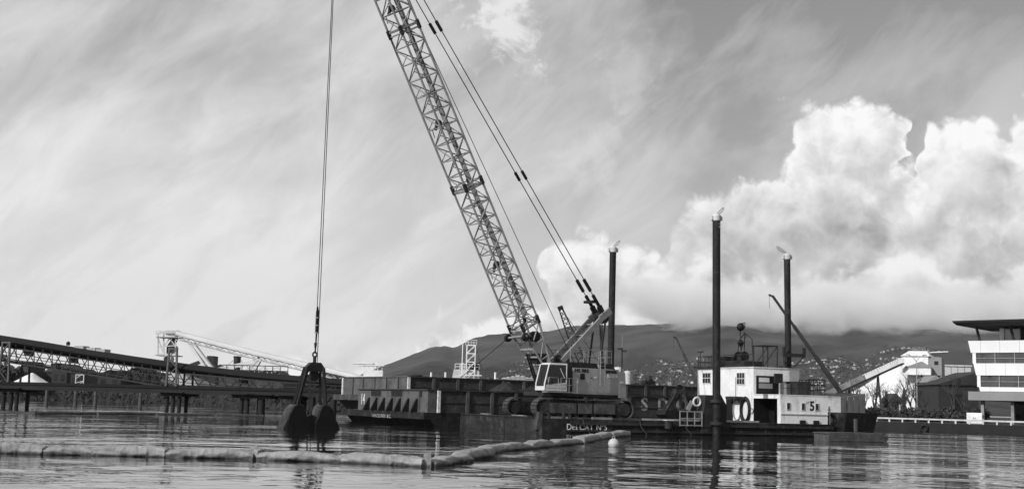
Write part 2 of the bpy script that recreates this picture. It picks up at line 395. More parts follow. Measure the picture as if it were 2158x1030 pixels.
def terr(x, y):
    d = math.hypot(x, y); px = 1079 + FPX * x / max(y, 1)
    p = (d - DN) / (DF - DN)
    if p <= 0: return 2.0 + p * 40
    e = ridge(px) * DF
    q = min(p, 1.0)
    nz = noise.fractal(Vector((x / 520, y / 900, 1.7)), 1.0, 2.0, 5)
    sp = noise.fractal(Vector((x / 1500, .3, 4.2)), 1.0, 2.0, 3)
    gl = abs(noise.noise(Vector((x / 260 + .4 * nz, y / 700, 3.3))))
    z = 2 + e * (.62 * q + .38 * q * q) - e * .20 * (gl - .25) * min(1, q * 2.5) * (1 - .7 * q) + e * .22 * nz * min(1, q * 3) * (1 - .75 * q) + e * .05 * sp * q
    if p > 1: z -= (p - 1) * 900
    return z
b = MB(); NX, NY = 300, 60; px0, px1 = 250, 2950
for j in range(NY + 1):
    d = DN - 60 + (DF * 1.12 - DN) * (j / NY) ** 1.15
    for i in range(NX + 1):
        px = px0 + (px1 - px0) * i / NX; a = math.atan((px - 1079) / FPX); x, y = d * math.sin(a), d * math.cos(a)
        jag = noise.noise(Vector((x / 28, y / 40, 9))) * 5 * min(1, j / 12)
        b.v.append((x, y, terr(x, y) + jag))
for j in range(NY):
    for i in range(NX):
        k = j * (NX + 1) + i; b.f.append((k, k + 1, k + NX + 2, k + NX + 1)); b.sm.append(True)
o = b.build('mountains', FOREST); o['kind'] = 'structure'

# ------------------------------------------------------------------ hopper barges behind the dredge
DF_ = Fr(wat(1142, 911)[:2], 24)             # dredge frame
B1 = Fr(wat(893, 897)[:2], 30)
B2 = Fr((-9.40, 117.4), 30)
def hopper(fr, name, label, L, Wd, dk, rim, gap, end_mat, posts_end, near_ribs, hull_mat, low=-.5):
    t = thing(name, label, 'barge', fr.o, math.degrees(fr.yaw), 'hopper barges moored behind the crane')
    h = MB().hexa([(1.6, 0, low), (L - 2, 0, low), (L - 2, Wd, low), (1.6, Wd, low), (0, 0, dk), (L, 0, dk), (L, Wd, dk), (0, Wd, dk)])
    h.hexa([(0, 0, dk - .55), (L, 0, dk - .55), (L, Wd, dk - .55), (0, Wd, dk - .55), (-.02, -.02, dk + .003), (L, -.02, dk + .003), (L, Wd, dk + .003), (-.02, Wd, dk + .003)])
    h.build('hull', hull_mat, t)
    x0, x1, y0, y1 = gap[0], L - 1.2, gap[1], Wd - gap[2]
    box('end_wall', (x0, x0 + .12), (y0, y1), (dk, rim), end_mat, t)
    box('end_wall', (x1 - .12, x1), (y0, y1), (dk, rim), BIN, t)
    nw = box('side_wall', (x0 + .121, x1 - .121), (y0, y0 + .12), (dk, rim), BIN, t)
    box('side_wall', (x0 + .121, x1 - .121), (y1 - .12, y1), (dk, rim), BIN, t)
    box('rim_flange', (x0 - .08, x1 + .05), (y0 - .16, y0 + .02), (rim - .06, rim + .05), BIN, t)
    box('rim_flange', (x0 - .10, x0 + .14), (y0 + .021, y1 + .05), (rim - .06, rim + .05), end_mat, t)
    box('stiffener', (x0, x1), (y0 - .07, y0 - .001), ((dk + rim) / 2 - .12, (dk + rim) / 2 - .04), BIN, t)
    for x in near_ribs: box('side_rib', (x - .14, x + .14), (y0 - .14, y0 - .002), (dk, rim - .061), BINR, t)
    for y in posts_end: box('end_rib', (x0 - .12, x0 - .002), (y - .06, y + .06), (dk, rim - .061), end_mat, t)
    box('corner_post', (x0 - .13, x0 + .12), (y0 - .17, y0 - .003), (dk, rim - .062), LETT, t)
    box('corner_post', (x0 - .13, x0 - .004), (y1 - .25, y1 + .02), (dk, rim - .062), LETT, t)
    return t, x0, x1, y0, y1
BINR = mat('hopper rib steel', .085, .7, 0, .3, 1, .6, .2, 5, dark=.03)
# farther, taller barge
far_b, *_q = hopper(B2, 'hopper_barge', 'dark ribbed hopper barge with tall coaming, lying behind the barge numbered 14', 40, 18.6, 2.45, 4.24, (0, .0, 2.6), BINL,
                    [2.2, 4.9, 7.7, 10.6, 13.2], [2.6, 5.2, 7.7, 10.2, 12.6, 15, 17.5, 20, 22.5, 25, 27.5, 30, 32.5, 35], HULLG, low=1.0)
box('hull_bottom', (4, 38), (.4, 17.5), (-.8, 1.0), HULL, far_b)
p = B2.ont(842, 787, 0); MB().lathe([(.55, 0), (.6, .05), (.6, .42), (.5, .46), (0, .46)], (2.4, 3.2, 4.05), 16).build('tank', BLK, far_b)
# nearer barge: numbered 14
near_b, x0, x1, y0, y1 = hopper(B1, 'hopper_barge', 'low black hopper barge with the number 14 and gusseted end wall', 34, 17.4, 1.08, 2.92, (1.25, .0, 3.1), BINL,
                    [], [3.9, 6.2, 8.5, 10.9, 13.2, 15.5, 17.9, 20.2, 25.9, 28.6], HULL)
box('chamfer_panel', (.35, 1.249), (.1, .22), (1.08, 2.86), BINL, near_b)
box('end_bulkhead', (.35, .45), (.221, 14.35), (1.08, 2.86), BINL, near_b)
box('top_flange', (.22, 1.2), (.0, 14.4), (2.861, 2.96), BIN, near_b)
for i in range(7):
    y = 2.2 + i * 1.62
    MB().prism([(-.3, 1.082), (.35, 1.082), (.35, 2.2), (.25, 2.2)], y - .22, y + .0).build('gusset', BLK, near_b)
for y, wv in ((1.2, .5), (5.0, 2.2), (9.4, 2.1)): box('port', (.33, .348), (y, y + wv), (2.32, 2.82), BLK, near_b)
text('number', '14', 1.35, LETT, near_b, (.342, 13.3, 1.98), (0, -1, 0), (0, 0, 1), .72, .006, bold=.012)
text('lettering', 'VANCOUVER  B.C.', .42, LETG, near_b, (-.03, 8.3, .62), (0, -1, 0), (0, 0, 1), 1.15, .006)
for ch, px in (('A', 1319), ('S', 1358), ('D', 1397), ('O', 1437)):
    q = B1.onv(px, 852, -.01); text('letter', ch, 1.62, LETG, near_b, (q.x, -.02, 2.18), (1, 0, 0), (0, 0, 1), 1.0, .006, bold=.05)
# dredged spoil heaped in the hold
def heap(name, m, parent, cx, cy, z0, h, rx, ry, seed=0, nn=28, rough=.18, conic=1.1):
    b = MB(); vs = [(cx, cy, z0 + h * (.97 + rough * 2 * noise.fractal(Vector((cx * 2.7 / max(rx, 1), cy * 2.7 / max(rx, 1), seed)), 1, 2, 4)))]
    R = 12
    for j in range(1, R + 1):
        for i in range(nn):
            a = 2 * PI * i / nn; f = j / R
            k = 1 + .18 * noise.noise(Vector((math.cos(a) * 1.4 + seed, math.sin(a) * 1.4, seed)))
            x, y = cx + rx * k * f * math.cos(a), cy + ry * k * f * math.sin(a)
            z = z0 + h * max(0, 1 - f ** conic) + (h * rough * noise.fractal(Vector((x * .9 / max(rx, 1) * 3, y * .9 / max(rx, 1) * 3, seed)), 1, 2, 4) * (1 - f) * 2.0)
            vs.append((x, y, max(z, z0)))
    fs = [(0, 1 + i, 1 + (i + 1) % nn) for i in range(nn)]
    for j in range(R - 1):
        for i in range(nn): fs.append((1 + j * nn + i, 1 + (j + 1) * nn + i, 1 + (j + 1) * nn + (i + 1) % nn, 1 + j * nn + (i + 1) % nn))
    b.add(vs, fs, True); return b.build(name, m, parent)
sp = heap('spoil_heap', SPOIL, None, 0, 0, 0, 2.2, 6.0, 4.6, 2.0, rough=.2, conic=1.5)
c = B1.wld(10.6, 4.2, 1.3); sp.location = c; tag(sp, 'heap of dark dredged mud rising above the rim behind the crane cab', 'spoil heap')
box('hold_floor', (x0 + .2, x1 - .2), (y0 + .2, y1 - .2), (1.09, 1.29), SPOIL, near_b)
# third barge astern of the deckhouse
BIN3 = mat('worn pale bin paint', .36, .6, 0, .2, .8, .9, .2, 5, dark=.14, wear=.5, wtone=.2)
c3 = at(1772, 870, 113); B3 = Fr(c3[:2], -38)
t = thing('hopper_barge', 'hopper barge with pale bin astern of the white deckhouse', 'barge', B3.o, -38, 'hopper barges moored behind the crane')
MB().hexa([(-9, -.4, -.5), (.4, -.4, -.5), (.4, 6.2, -.5), (-9, 6.2, -.5), (-9, -.9, 1.95), (.9, -.9, 1.95), (.9, 6.6, 1.95), (-9, 6.6, 1.95)]).build('hull', HULL, t)
MB().hexa([(-8.5, 0, 1.95), (0, 0, 1.95), (0, .1, 1.95), (-8.5, .1, 1.95), (-8.5, 0, 3.3), (0, 0, 3.3), (0, .1, 3.3), (-8.5, .1, 3.3)]).build('bin_wall', BIN3, t)
MB().hexa([(-.1, .101, 1.95), (0, .101, 1.95), (0, 5.6, 1.95), (-.1, 5.6, 1.95), (-.1, .101, 3.3), (0, .101, 3.3), (0, 5.6, 3.75), (-.1, 5.6, 3.75)]).build('bin_wall', BIN3, t)
box('bin_back_wall', (-8.5, 0), (5.601, 5.7), (1.95, 3.75), BIN, t)
box('rim_rail', (-8.5, .06), (-.08, .14), (3.301, 3.37), BIN3, t)
for x in (-6.2, -4.1, -2.0): box('bin_rib', (x - .07, x + .07), (-.12, -.002), (1.95, 3.3), BIN3, t)
for y in (1.4, 2.8, 4.2): box('bin_rib', (.002, .1), (y - .07, y + .07), (1.95, 3.3), BIN3, t)
text('lettering', 'NP 14', .55, LETG, t, (.72, 2.2, 1.3), (0, 1, 0), (0, 0, 1), 1, .006)

# ------------------------------------------------------------------ dredge pontoon with deckhouse and spuds
DK = 1.0
BOWM = mat('stained bow plate', .022, .8, 0, .5, .9, 1.0, .4, 5, dark=.012, wear=.7, wtone=.075)
dr = thing('dredge_pontoon', 'black crane pontoon lettered DELCAT with white two-storey deckhouse numbered 5', 'dredge', DF_.o, 24)
HL = 25.4
hb = MB().box((0, HL), (0, 16), (-.6, DK)); hb.build('hull', HULL, dr)
box('bow_plate', (-.03, -.002), (0.0, 16), (-.05, DK - .1), BOWM, dr)
box('bow_plate', (.002, 2.1), (-.03, -.002), (-.05, DK - .1), HULL, dr)
box('rubbing_strake', (2.2, HL), (-.16, -.002), (.62, .80), RUST, dr)
box('rubbing_strake', (2.2, HL), (-.12, -.002), (.12, .26), RUST, dr)
box('deck_edge_rail', (8.2, 18.5), (.08, .16), (DK + .02, DK + .15), GALV, dr)
box('deck_edge_rail', (-.05, .08), (2.2, 15.5), (DK + .0, DK + .10), RUST, dr)
for y0_, y1_ in ((3.0, 5.2), (9.5, 11.2)): box('deck_timber', (-.06, .2), (y0_, y1_), (DK + .101, DK + .16), CONC, dr)
text('lettering', 'DELCAT', .62, LETT, dr, (3.0, -.04, .42), (1, 0, 0), (0, 0, 1), .95, .006, bold=.008)
text('lettering', 'Nº5', .62, LETT, dr, (4.75, -.04, .42), (1, 0, 0), (0, 0, 1), .9, .006, bold=.008)
for i in range(8): box('hull_frame', (2.8 + i * 2.7, 2.9 + i * 2.7), (-.06, -.001), (.262, .618), RUST, dr)
# deckhouse (left face at x = HX)
HX, HXE = 20.4, 24.9
p = lambda px, py: DF_.ont(px, py, HX)
yc, yl = p(1588, 776).y, p(1470, 777).y      # corner of upper block, far end
y0d = p(1645, 832).y
LZ, UZ = 3.16, 5.32
UB = box('upper_house', (HX, HXE), (yc, yl), (DK, UZ), WHITE, dr)
box('roof_slab', (HX - .06, HXE + .06), (yc - .06, yl + .06), (UZ + .001, UZ + .10), CREAM, dr)
# lower block: walls with a work bay; its black linings stand in for shade
lw = box('lower_house', (HX + 1.6, HXE), (y0d, yc - .002), (DK, LZ), WHITE, dr)
for nm, zz, yy in (('bay_header', (LZ - .26, LZ), (y0d, yc - .002)), ('bay_jamb', (DK, LZ - .261), (y0d, y0d + .42))):
    box(nm, (HX, HX + 1.598), yy, zz, WHITE, dr)
box('bay_shade_side', (HX + .003, HX + 1.598), (y0d + .421, y0d + .5), (DK, LZ - .262), BLK, dr)
box('bay_shade_back', (HX + 1.5, HX + 1.597), (y0d + .501, yc - .003), (DK, LZ - .262), BLK, dr)
box('bay_shade_side', (HX + .003, HX + 1.499), (yc - .05, yc - .004), (DK, LZ - .263), BLK, dr)  # black sheet over the white upper wall, painting the bay's shade
box('lower_roof', (HX - .03, HXE + .03), (y0d - .03, yc - .004), (LZ + .001, LZ + .06), WHITE, dr)
# upper level gallery on the lower block: flat black panel painted as recess shade, drums and a cage
fx = lambda px, py: DF_.onv(px, py, yc)
box('gallery_shade_panel', (HX + .25, HX + 2.4), (yc - .03, yc - .002), (LZ + .1, UZ - .6), BLK, dr)
box('gallery_panel', (HX + .5, HX + 1.5), (yc - .06, yc - .031), (LZ + 1.05, UZ - .75), CREAM, dr)
box('gallery_panel', (HX + .5, HX + 1.8), (yc - .062, yc - .031), (LZ + .55, LZ + .95), OFFG, dr)
MB().lathe([(0, 0), (.36, 0), (.36, .75), (0, .75)], (HX + 1.9, yc - .7, LZ + 1.0), 16).build('hanging_drum', RUST, dr)
for k, (xx, m) in enumerate(((2.3, OFFG), (2.75, HULLG))):
    MB().lathe([(0, 0), (.29, 0), (.3, .3), (.29, .32), (.3, .62), (.29, .9), (0, .9)], (HX + xx, yc - .9, LZ + .06), 14).build('oil_drum', m, dr)
box('generator', (HX + 2.9, HX + 4.2), (yc - 1.9, yc - .3), (LZ + .06, LZ + 1.15), DRK, dr)
rail('cage', [(HX + 2.8, y0d + .2, LZ + .06), (HX + 4.4, y0d + .2, LZ + .06), (HX + 4.4, yc - .1, LZ + .06)], 1.25, BLK, dr, .5, .03, (1.0, .66, .33))
rail('handrail', [(HX + .1, y0d + .1, LZ + .06), (HX + 2.7, y0d + .1, LZ + .06)], 1.0, BLK, dr, .9, .02)
# right-hand face details
for px in (1661, 1692, 1721):
    q = DF_.onv(px, 857, y0d); f = box('window', (q.x - .17, q.x + .17), (y0d - .05, y0d - .002), (2.05, 2.62), CREAM, dr)
    under(box('pane', (q.x - .13, q.x + .13), (y0d - .056, y0d - .051), (2.09, 2.58), GLASS, dr), f)
q = DF_.onv(1710, 857, y0d)
text('house_number', '5', 1.02, DRK, dr, (q.x + .06, y0d - .01, 2.36), (1, 0, 0), (0, 0, 1), .95, .006, bold=.03)
text('house_number', 'Nº', .36, LETG, dr, (q.x - .36, y0d - .01, 2.62), (1, 0, 0), (0, 0, 1), 1, .006)
box('rubbing_strip', (HX, HXE + .02), (y0d - .07, y0d - .002), (1.70, 1.77), CREAM, dr)
for xx in (22.2, 23.5): box('scupper', (xx, xx + .5), (y0d - .12, y0d - .002), (DK - .1, DK + .28), BLK, dr)
# front (left) face: windows, door, awning, hoses
for px, py, hw, hh_ in ((1490, 796, .62, .46), (1562, 797, .58, .50)):
    q = p(px, py); f = box('window', (HX - .06, HX - .002), (q.y - hw, q.y + hw), (q.z - hh_, q.z + hh_), CREAM, dr)
    for i in range(3):
        for j in range(2):
            yy = q.y - hw + .06 + i * (2 * hw - .06) / 3; zz = q.z - hh_ + .06 + j * (2 * hh_ - .06) / 2
            under(box('pane', (HX - .068, HX - .061), (yy, yy + (2 * hw - .24) / 3), (zz, zz + (2 * hh_ - .18) / 2), GLASS, dr), f)
q0, q1 = p(1531, 840), p(1545, 880)
dd = box('door', (HX - .05, HX - .002), (q1.y, q0.y), (DK + .05, q0.z), BLK, dr)
a0, a1 = p(1545, 838), p(1566, 838)
box('awning', (HX - .75, HX - .003), (a1.y, a0.y), (a0.z - .1, a0.z + .12), DRK, dr)
box('pipe', (HX - .05, HX - .003), (p(1551, 800).y - .02, p(1551, 800).y + .02), (2.9, 4.6), OFFG, dr)
for px, R, r, m in ((1555, .62, .05, OFFG), (1573, .68, .14, BLK)):
    q = p(px, 868); e = MB().torus(R, r, (0, 0, 0), 'X', 28, 8); hs = e.build('hose_coil', m, dr)
    hs.matrix_basis = Matrix.Translation((HX - .12, q.y, DK + .95)) @ Matrix.Diagonal((1, .85, 1.35, 1))
q = p(1585, 865); MB().torus(.2, .04, (HX - .05, q.y, q.z), 'X', 20, 6).build('hose_coil', OFFG, dr)
MB().torus(.42, .16, (HXE + .6, .35, DK + .35), 'Y', 22, 8).build('tyre_fender', BLK, dr); box('stern_rail', (HXE + .05, HXE + .5), (.1, .2), (2.1, 2.2), CREAM, dr); box('stern_post', (HXE + .36, HXE + .46), (.2, .3), (DK, 2.4), CREAM, dr)
# roof: railings, winch frames, mast with day shapes
RZ = UZ + .101
rail('roof_railing', [(HX + .05, yc + .05, RZ), (HX + .05, yl - .05, RZ), (HXE - .1, yl - .05, RZ)], 1.0, DRK, dr, 1.0, .03)
box('roof_walkway', (HX - .3, HX + .3), (yl - 3.4, yl + .2), (RZ, RZ + .14), DRK, dr)
box('roof_platform', (HX + .4, HX + 2.2), (yc + 1.8, yc + 4.6), (RZ, RZ + .5), DRK, dr)
box('winch', (HX + .5, HX + 1.8), (yc + 4.9, yc + 6.2), (RZ, RZ + .95), BLK, dr)
MB().lathe([(0, -.5), (.42, -.5), (.42, -.4), (.25, -.4), (.25, .4), (.42, .4), (.42, .5), (0, .5)], (HX + .9, yc + 3.0, RZ + .9), 14, 'Y').build('winch_drum', BLK, dr)
b = MB()
for yy in (yc + .4, yc + 1.7):
    for xx in (HX + 1.2, HX + 2.6): b.tube([(xx, yy, RZ), (xx, yy, RZ + 1.75)], .06, 6)
    b.tube([(HX + 1.2, yy, RZ + 1.75), (HX + 2.6, yy, RZ + 1.75)], .06, 6); b.tube([(HX + 1.2, yy, RZ), (HX + 2.6, yy, RZ + 1.75)], .04, 6)
for xx in (HX + 1.2, HX + 2.6): b.tube([(xx, yc + .4, RZ + 1.75), (xx, yc + 1.7, RZ + 1.75)], .06, 6)
b.build('hoist_frame', DRK, dr)
b = MB(); b.tube([(HX + .9, yc + 1.3, RZ), (HX + .9, yc + 1.5, RZ + 2.3), (HX + .9, yc + 2.5, RZ + 2.85), (HX + .9, yc + 3.4, RZ + 2.2), (HX + .9, yc + 3.6, RZ + .0)], .05, 6)
b.tube([(HX + .9, yc + 2.5, RZ + 2.85), (HX + .9, yc + 2.7, RZ)], .04, 6); b.tube([(HX + .9, yc + 2.3, RZ + 2.7), (HX + .9, yc + 3.5, RZ + .6)], .03, 6); b.build('davit_frame', DRK, dr)
q = p(1548, 690)
ms = rod('mast', (HX + .6, p(1551, 770).y, RZ), (HX + .6, p(1546, 682).y, q.z + .35), .05, DRK, dr)
my = p(1546, 684).y
rod('mast_arm', (HX + .6, my, q.z + .35), (HX + .6, my - .75, q.z + .4), .04, DRK, dr)
rod('mast_arm', (HX + .6, my - .75, q.z + .4), (HX + .6, my - .75, q.z - .05), .03, DRK, dr)
zs = p(1548, 688).z
for sh, zz in (('ball', zs), ('diamond', p(1549, 722).z), ('ball', p(1551, 757).z)):
    yy = p(1549, 720).y
    if sh == 'ball': MB().lathe([(0, -.34), (.2, -.28), (.32, -.1), (.32, .1), (.2, .28), (0, .34)], (HX + .55, yy, zz), 16, soft=True).build('day_shape', BLK, dr)
    else: MB().lathe([(0, -.36), (.3, 0), (0, .36)], (HX + .55, yy, zz), 16).build('day_shape', BLK, dr)
q = p(1472, 741); rod('antenna_post', (HX + .2, q.y, RZ), (HX + .2, q.y, q.z), .03, DRK, dr); rod('antenna_bar', (HX + .2, q.y - .45, q.z), (HX + .2, q.y + .45, q.z), .05, DRK, dr)
# white lattice gate, guide housing, bollard, life ring
q0, q1 = DF_.onv(1432, 865, -.1), DF_.onv(1478, 897, -.1)
gb = box('gate_rail', (q0.x, q1.x), (-.2, -.13), (q0.z - .07, q0.z), GALV, dr)
for zz in (q1.z, (q0.z + q1.z) / 2 - .03): box('gate_rail', (q0.x, q1.x), (-.2, -.13), (zz, zz + .06), GALV, dr)
for i in range(4):
    xx = q0.x + (q1.x - q0.x) * i / 3; box('gate_post', (xx - .03, xx + .03), (-.21, -.14), (q1.z - .05, q0.z), GALV, dr)
q = DF_.onv(1401, 882, .2); bl = MB().lathe([(0, 0), (.26, 0), (.26, .5), (.3, .52), (.3, .58), (0, .58)], (q.x, -.3, .45), 16).build('bollard', RUST, dr)
box('bollard_cap', (q.x - .3, q.x + .3), (-.6, 0), (1.032, 1.07), LETT, dr)
q = DF_.onv(1468, 846, .3)
MB().torus(.31, .085, (0, 0, 0), 'Y', 28, 8).build('life_ring', CABW, dr).matrix_basis = Matrix.Translation((q.x, .25, q.z))
MB().hexa([(q.x - .9, .3, q.z - .6), (q.x - .6, .3, q.z - .7), (q.x - .6, .38, q.z - .7), (q.x - .9, .38, q.z - .6), (q.x - .5, .3, q.z + .1), (q.x - .25, .3, q.z - .05), (q.x - .25, .38, q.z - .05), (q.x - .5, .38, q.z + .1)]).build('life_ring_bracket', GALV, dr)
s2 = DF_.onv(1510, 900, -.42)
MB().prism([(s2.x - 1.15, .25), (s2.x + .55, .25), (s2.x + .55, 3.0), (s2.x - .75, 3.0)], -.1, .9).build('spud_well', RUST, dr)
MB().prism([(s2.x + .45, .5), (s2.x + 1.1, .8), (s2.x + 1.15, 2.2), (s2.x + .5, 3.2)], -.09, .6).build('spud_well_gusset', BLK, dr)
for zz in (2.55, .9): MB().lathe([(.34, -.12), (.5, -.12), (.5, .12), (.34, .12)], (s2.x, -.42, zz), 20).build('spud_collar', RUST, dr)
# bow clutter: bollards, white marks, ropes
for px, py in ((1150, 877), (1195, 882)):
    q = DF_.onv(px, py, .3); bb = MB().lathe([(0, 0), (.14, 0), (.12, .34), (.18, .36), (.18, .42), (0, .42)], (q.x - .25, .35, DK), 14).build('bitt', RUST, dr); MB().lathe([(0, 0), (.14, 0), (.12, .34), (.18, .36), (.18, .42), (0, .42)], (q.x + .25, .35, DK), 14).build('bitt', RUST, dr)
for px in (1220, 1340, 1435):
    q = DF_.onv(px, 885, 0); MB().tube([(q.x, .1, DK + .05), (q.x + .25, -.1, DK), (q.x + .35, -.2, .5), (q.x + .75, -.22, .1), (q.x + .8, -.22, -.2)], .035, 7).build('mooring_rope', HULLG, dr)
MB().prism([(-.25, .2), (.35, .2), (.3, 1.45), (-.05, 1.45)], .4, .9).build('fairlead', HULLG, dr)
box('deck_timber', (.3, 2.6), (1.0, 1.3), (DK, DK + .14), CONC, dr); box('deck_timber', (4.2, 5.8), (.3, .55), (DK, DK + .16), CONC, dr)
# spud piles: things of their own, standing through the pontoon into the harbour bed
def spud(label, pt, top, r, num=None, hook=1, lean=0.0):
    t = thing('spud_pile', label, 'spud pile', (pt.x, pt.y, 0), 24, 'spud piles of the crane pontoon')
    G[0] = Matrix.Rotation(lean, 4, 'Y')
    MB().tube([(0, 0, -4), (0, 0, top)], r, 28).build('pipe', PILE, t)
    MB().lathe([(r + .02, -.35), (r + .06, -.3), (r + .06, .05), (r + .02, .12), (r * .8, .2), (0, .22)], (0, 0, top), 24).build('cap', CREAM, t)
    for sx_ in (-1, 1): box('cap_lug', (sx_ * (r + .05) - .12, sx_ * (r + .05) + .12), (-.12, .12), (top - .28, top + .02), CREAM, t)
    b = MB(); h = hook
    b.tube([(0, 0, top + .2), (h * .35, 0, top + .52), (h * .62, 0, top + .75), (h * .68, 0, top + .68), (h * .5, 0, top + .42), (h * .12, 0, top + .18)], .035, 7); b.build('lifting_sling', GALV, t)
    for k in range(1, int(top / 3)): MB().lathe([(r + .001, -.012), (r + .009, -.006), (r + .009, .006), (r + .001, .012)], (0, 0, k * 3.1 + .6), 28).build('weld_seam', PILE, t)
    if num: text('number', num, .5, LETG, t, (.10, -r - .012, top - .72), (1, 0, 0), (0, 0, 1), 1, .006)
    G[0] = Matrix.Identity(4)
    return t
spud('tallest dark spud pile beside the white lattice gate, numbered 2', DF_.wld(s2.x, -.42, 0), 16.55, .30, '2', 1, math.radians(-.35))
q = DF_.onv(1289, 600, 14.0); spud('dark spud pile right behind the crane gantry', DF_.wld(q.x, 14.0, 0), 15.5, .285, None, 1, math.radians(.3))
q = DF_.ont(1662, 600, 25.75); spud('dark spud pile behind the white deckhouse in a cross-beam bracket', DF_.wld(25.75, q.y, 0), 15.0, .27, None, -1.6, math.radians(-.6))
s3y = q.y
q = DF_.ont(1662, 752, 25.75)
bxa, bxb = DF_.onv(1650, 752, s3y - .45).x, DF_.onv(1697, 752, s3y - .45).x
box('spud_bracket', (bxa, bxb), (s3y - .52, s3y - .38), (q.z, q.z + .3), DRK, dr)
for xx in (bxa + .12, bxb - .12): box('bracket_post', (xx - .12, xx + .12), (s3y - .53, s3y - .37), (q.z + .301, q.z + .8), DRK, dr)
rod('bracket_strut', (bxa + .15, s3y - .45, q.z), (25.2, s3y - .45, q.z - 1.3), .13, DRK, dr); rod('bracket_strut', (bxb - .2, s3y - .45, q.z), (25.5, s3y - .45, q.z - 1.2), .06, DRK, dr); rod('bracket_strut', (bxa + .15, s3y - .45, q.z), (bxa + .2, s3y - .45, UZ), .12, DRK, dr)
box('spud_tower', (24.905, 25.4), (s3y - .45, s3y + .8), (DK, q.z - .8), DRK, dr)
# spare grab standing on deck behind the railing
def grab_arms(t, zt, xs, zb, rr, m): pass
q = DF_.onv(1428, 880, 1.6)
sg = thing('clamshell_grab', 'spare black grab standing on the pontoon deck beside the lettered barge', 'grab', DF_.wld(q.x, 1.9, DK), 24)
MB().prism([(-1.35, .45), (-.9, .05), (.0, 0), (.0, .75), (-.4, .85), (-1.2, .8)], -.7, .7).build('shell', BLK, sg)
MB().prism([(1.0, .45), (.7, .05), (.01, 0), (.01, .75), (.4, .85), (.9, .8)], -.7, .7).build('shell', BLK, sg)
for x, y in ((-1.05, -.5), (-.75, .5), (.95, -.5), (.75, .5)): beam('arm', (x, y, .8), (x * .22 + .25, y * .4, 2.25), .12, .16, RUST, sg)
box('head', (-.1, .75), (-.3, .3), (2.0, 2.4), RUST, sg); MB().lathe([(0, -.1), (.25, -.1), (.25, .1), (0, .1)], (.3, 0, 2.5), 14, 'Y').build('sheave', BLK, sg)

# ------------------------------------------------------------------ crawler crane
piv = DF_.wld(4.5, 5.0, DK); KY = 36.6
K = Fr(piv[:2], KY)
cr = thing('crawler_crane', 'lattice-boom crawler crane marked HS 885 standing on the black pontoon', 'crane', piv, KY)
def kz(z): return z - DK                      # heights given over the water
G0 = Matrix.Translation((0, 0, -DK)); G[0] = G0
# tracks lie along the pontoon
RT = G0 @ Matrix.Rotation(math.radians(24 - KY), 4, 'Z')
for s in (-1, 1):
    G[0] = RT
    yc_ = s * 2.55; zb, zt, L2 = DK + .06, DK + 1.42, 3.35; r = (zt - zb) / 2; zm = (zb + zt) / 2
    tf = MB().prism([(-3.2, zm - .42), (3.2, zm - .42), (3.35, zm), (3.2, zm + .42), (-3.2, zm + .42), (-3.35, zm)], yc_ - .3, yc_ + .3).build('track', DRK, cr)
    for x0, x1 in ((-2.9, -.75), (-.55, .55), (.75, 2.5)):
        under(box('track_frame_plate', (x0, x1), (yc_ + s * .301, yc_ + s * .38), (zm - .36, zm + .38), HULLG if s < 0 else DRK, cr), tf)
    per = 2 * (2 * L2) + 2 * PI * r; N_ = 66
    for k in range(N_):
        d = per * k / N_
        if d < 2 * L2: x, z, a = -L2 + d, zt, 0
        elif d < 2 * L2 + PI * r: q = (d - 2 * L2) / r; x, z, a = L2 + r * math.sin(q), zm + r * math.cos(q), q
        elif d < 4 * L2 + PI * r: x, z, a = L2 - (d - 2 * L2 - PI * r), zb, PI
        else: q = (d - 4 * L2 - PI * r) / r; x, z, a = -L2 - r * math.sin(q), zm - r * math.cos(q), PI + q
        if a == 0: z -= .10 * (abs(x) / L2 < .6) * (1 - (x / (L2 * .6)) ** 2) * 0.3
        M = RT @ Matrix.Translation((x, yc_, z)) @ Matrix.Rotation(a, 4, 'Y') @ Matrix.Diagonal((per / N_ * .86, .92, .085, 1))
        under(obj('track_shoe', unit('box', HULLG), cr, M), tf)
    for x in (-L2, L2): under(MB().lathe([(0, -.34), (.48, -.34), (.52, -.2), (.52, .2), (.48, .34), (0, .34)], (x, yc_, zm), 20, 'Y').build('sprocket', DRK, cr), tf)
    for k in range(9): under(MB().lathe([(0, -.3), (.17, -.3), (.17, .3), (0, .3)], (-2.8 + k * .7, yc_, zb + .2), 12, 'Y').build('roller', BLK, cr), tf)
    box('carbody_beam', (-1.2, 1.2), (min(0, s * 2.2), max(0, s * 2.2)), (zm - .2, zm + .45), DRK, cr) if s < 0 else box('carbody_beam', (-1.2, 1.2), (.001, 2.2), (zm - .2, zm + .45), DRK, cr)
G[0] = G0
MB().lathe([(0, 0), (1.35, 0), (1.35, .3), (1.2, .3), (1.2, .52), (0, .52)], (0, 0, 2.16), 28).build('slew_ring', DRK, cr)
box('turntable_deck', (-3.0, 3.9), (-1.62, 1.62), (2.62, 2.9), DRK, cr)
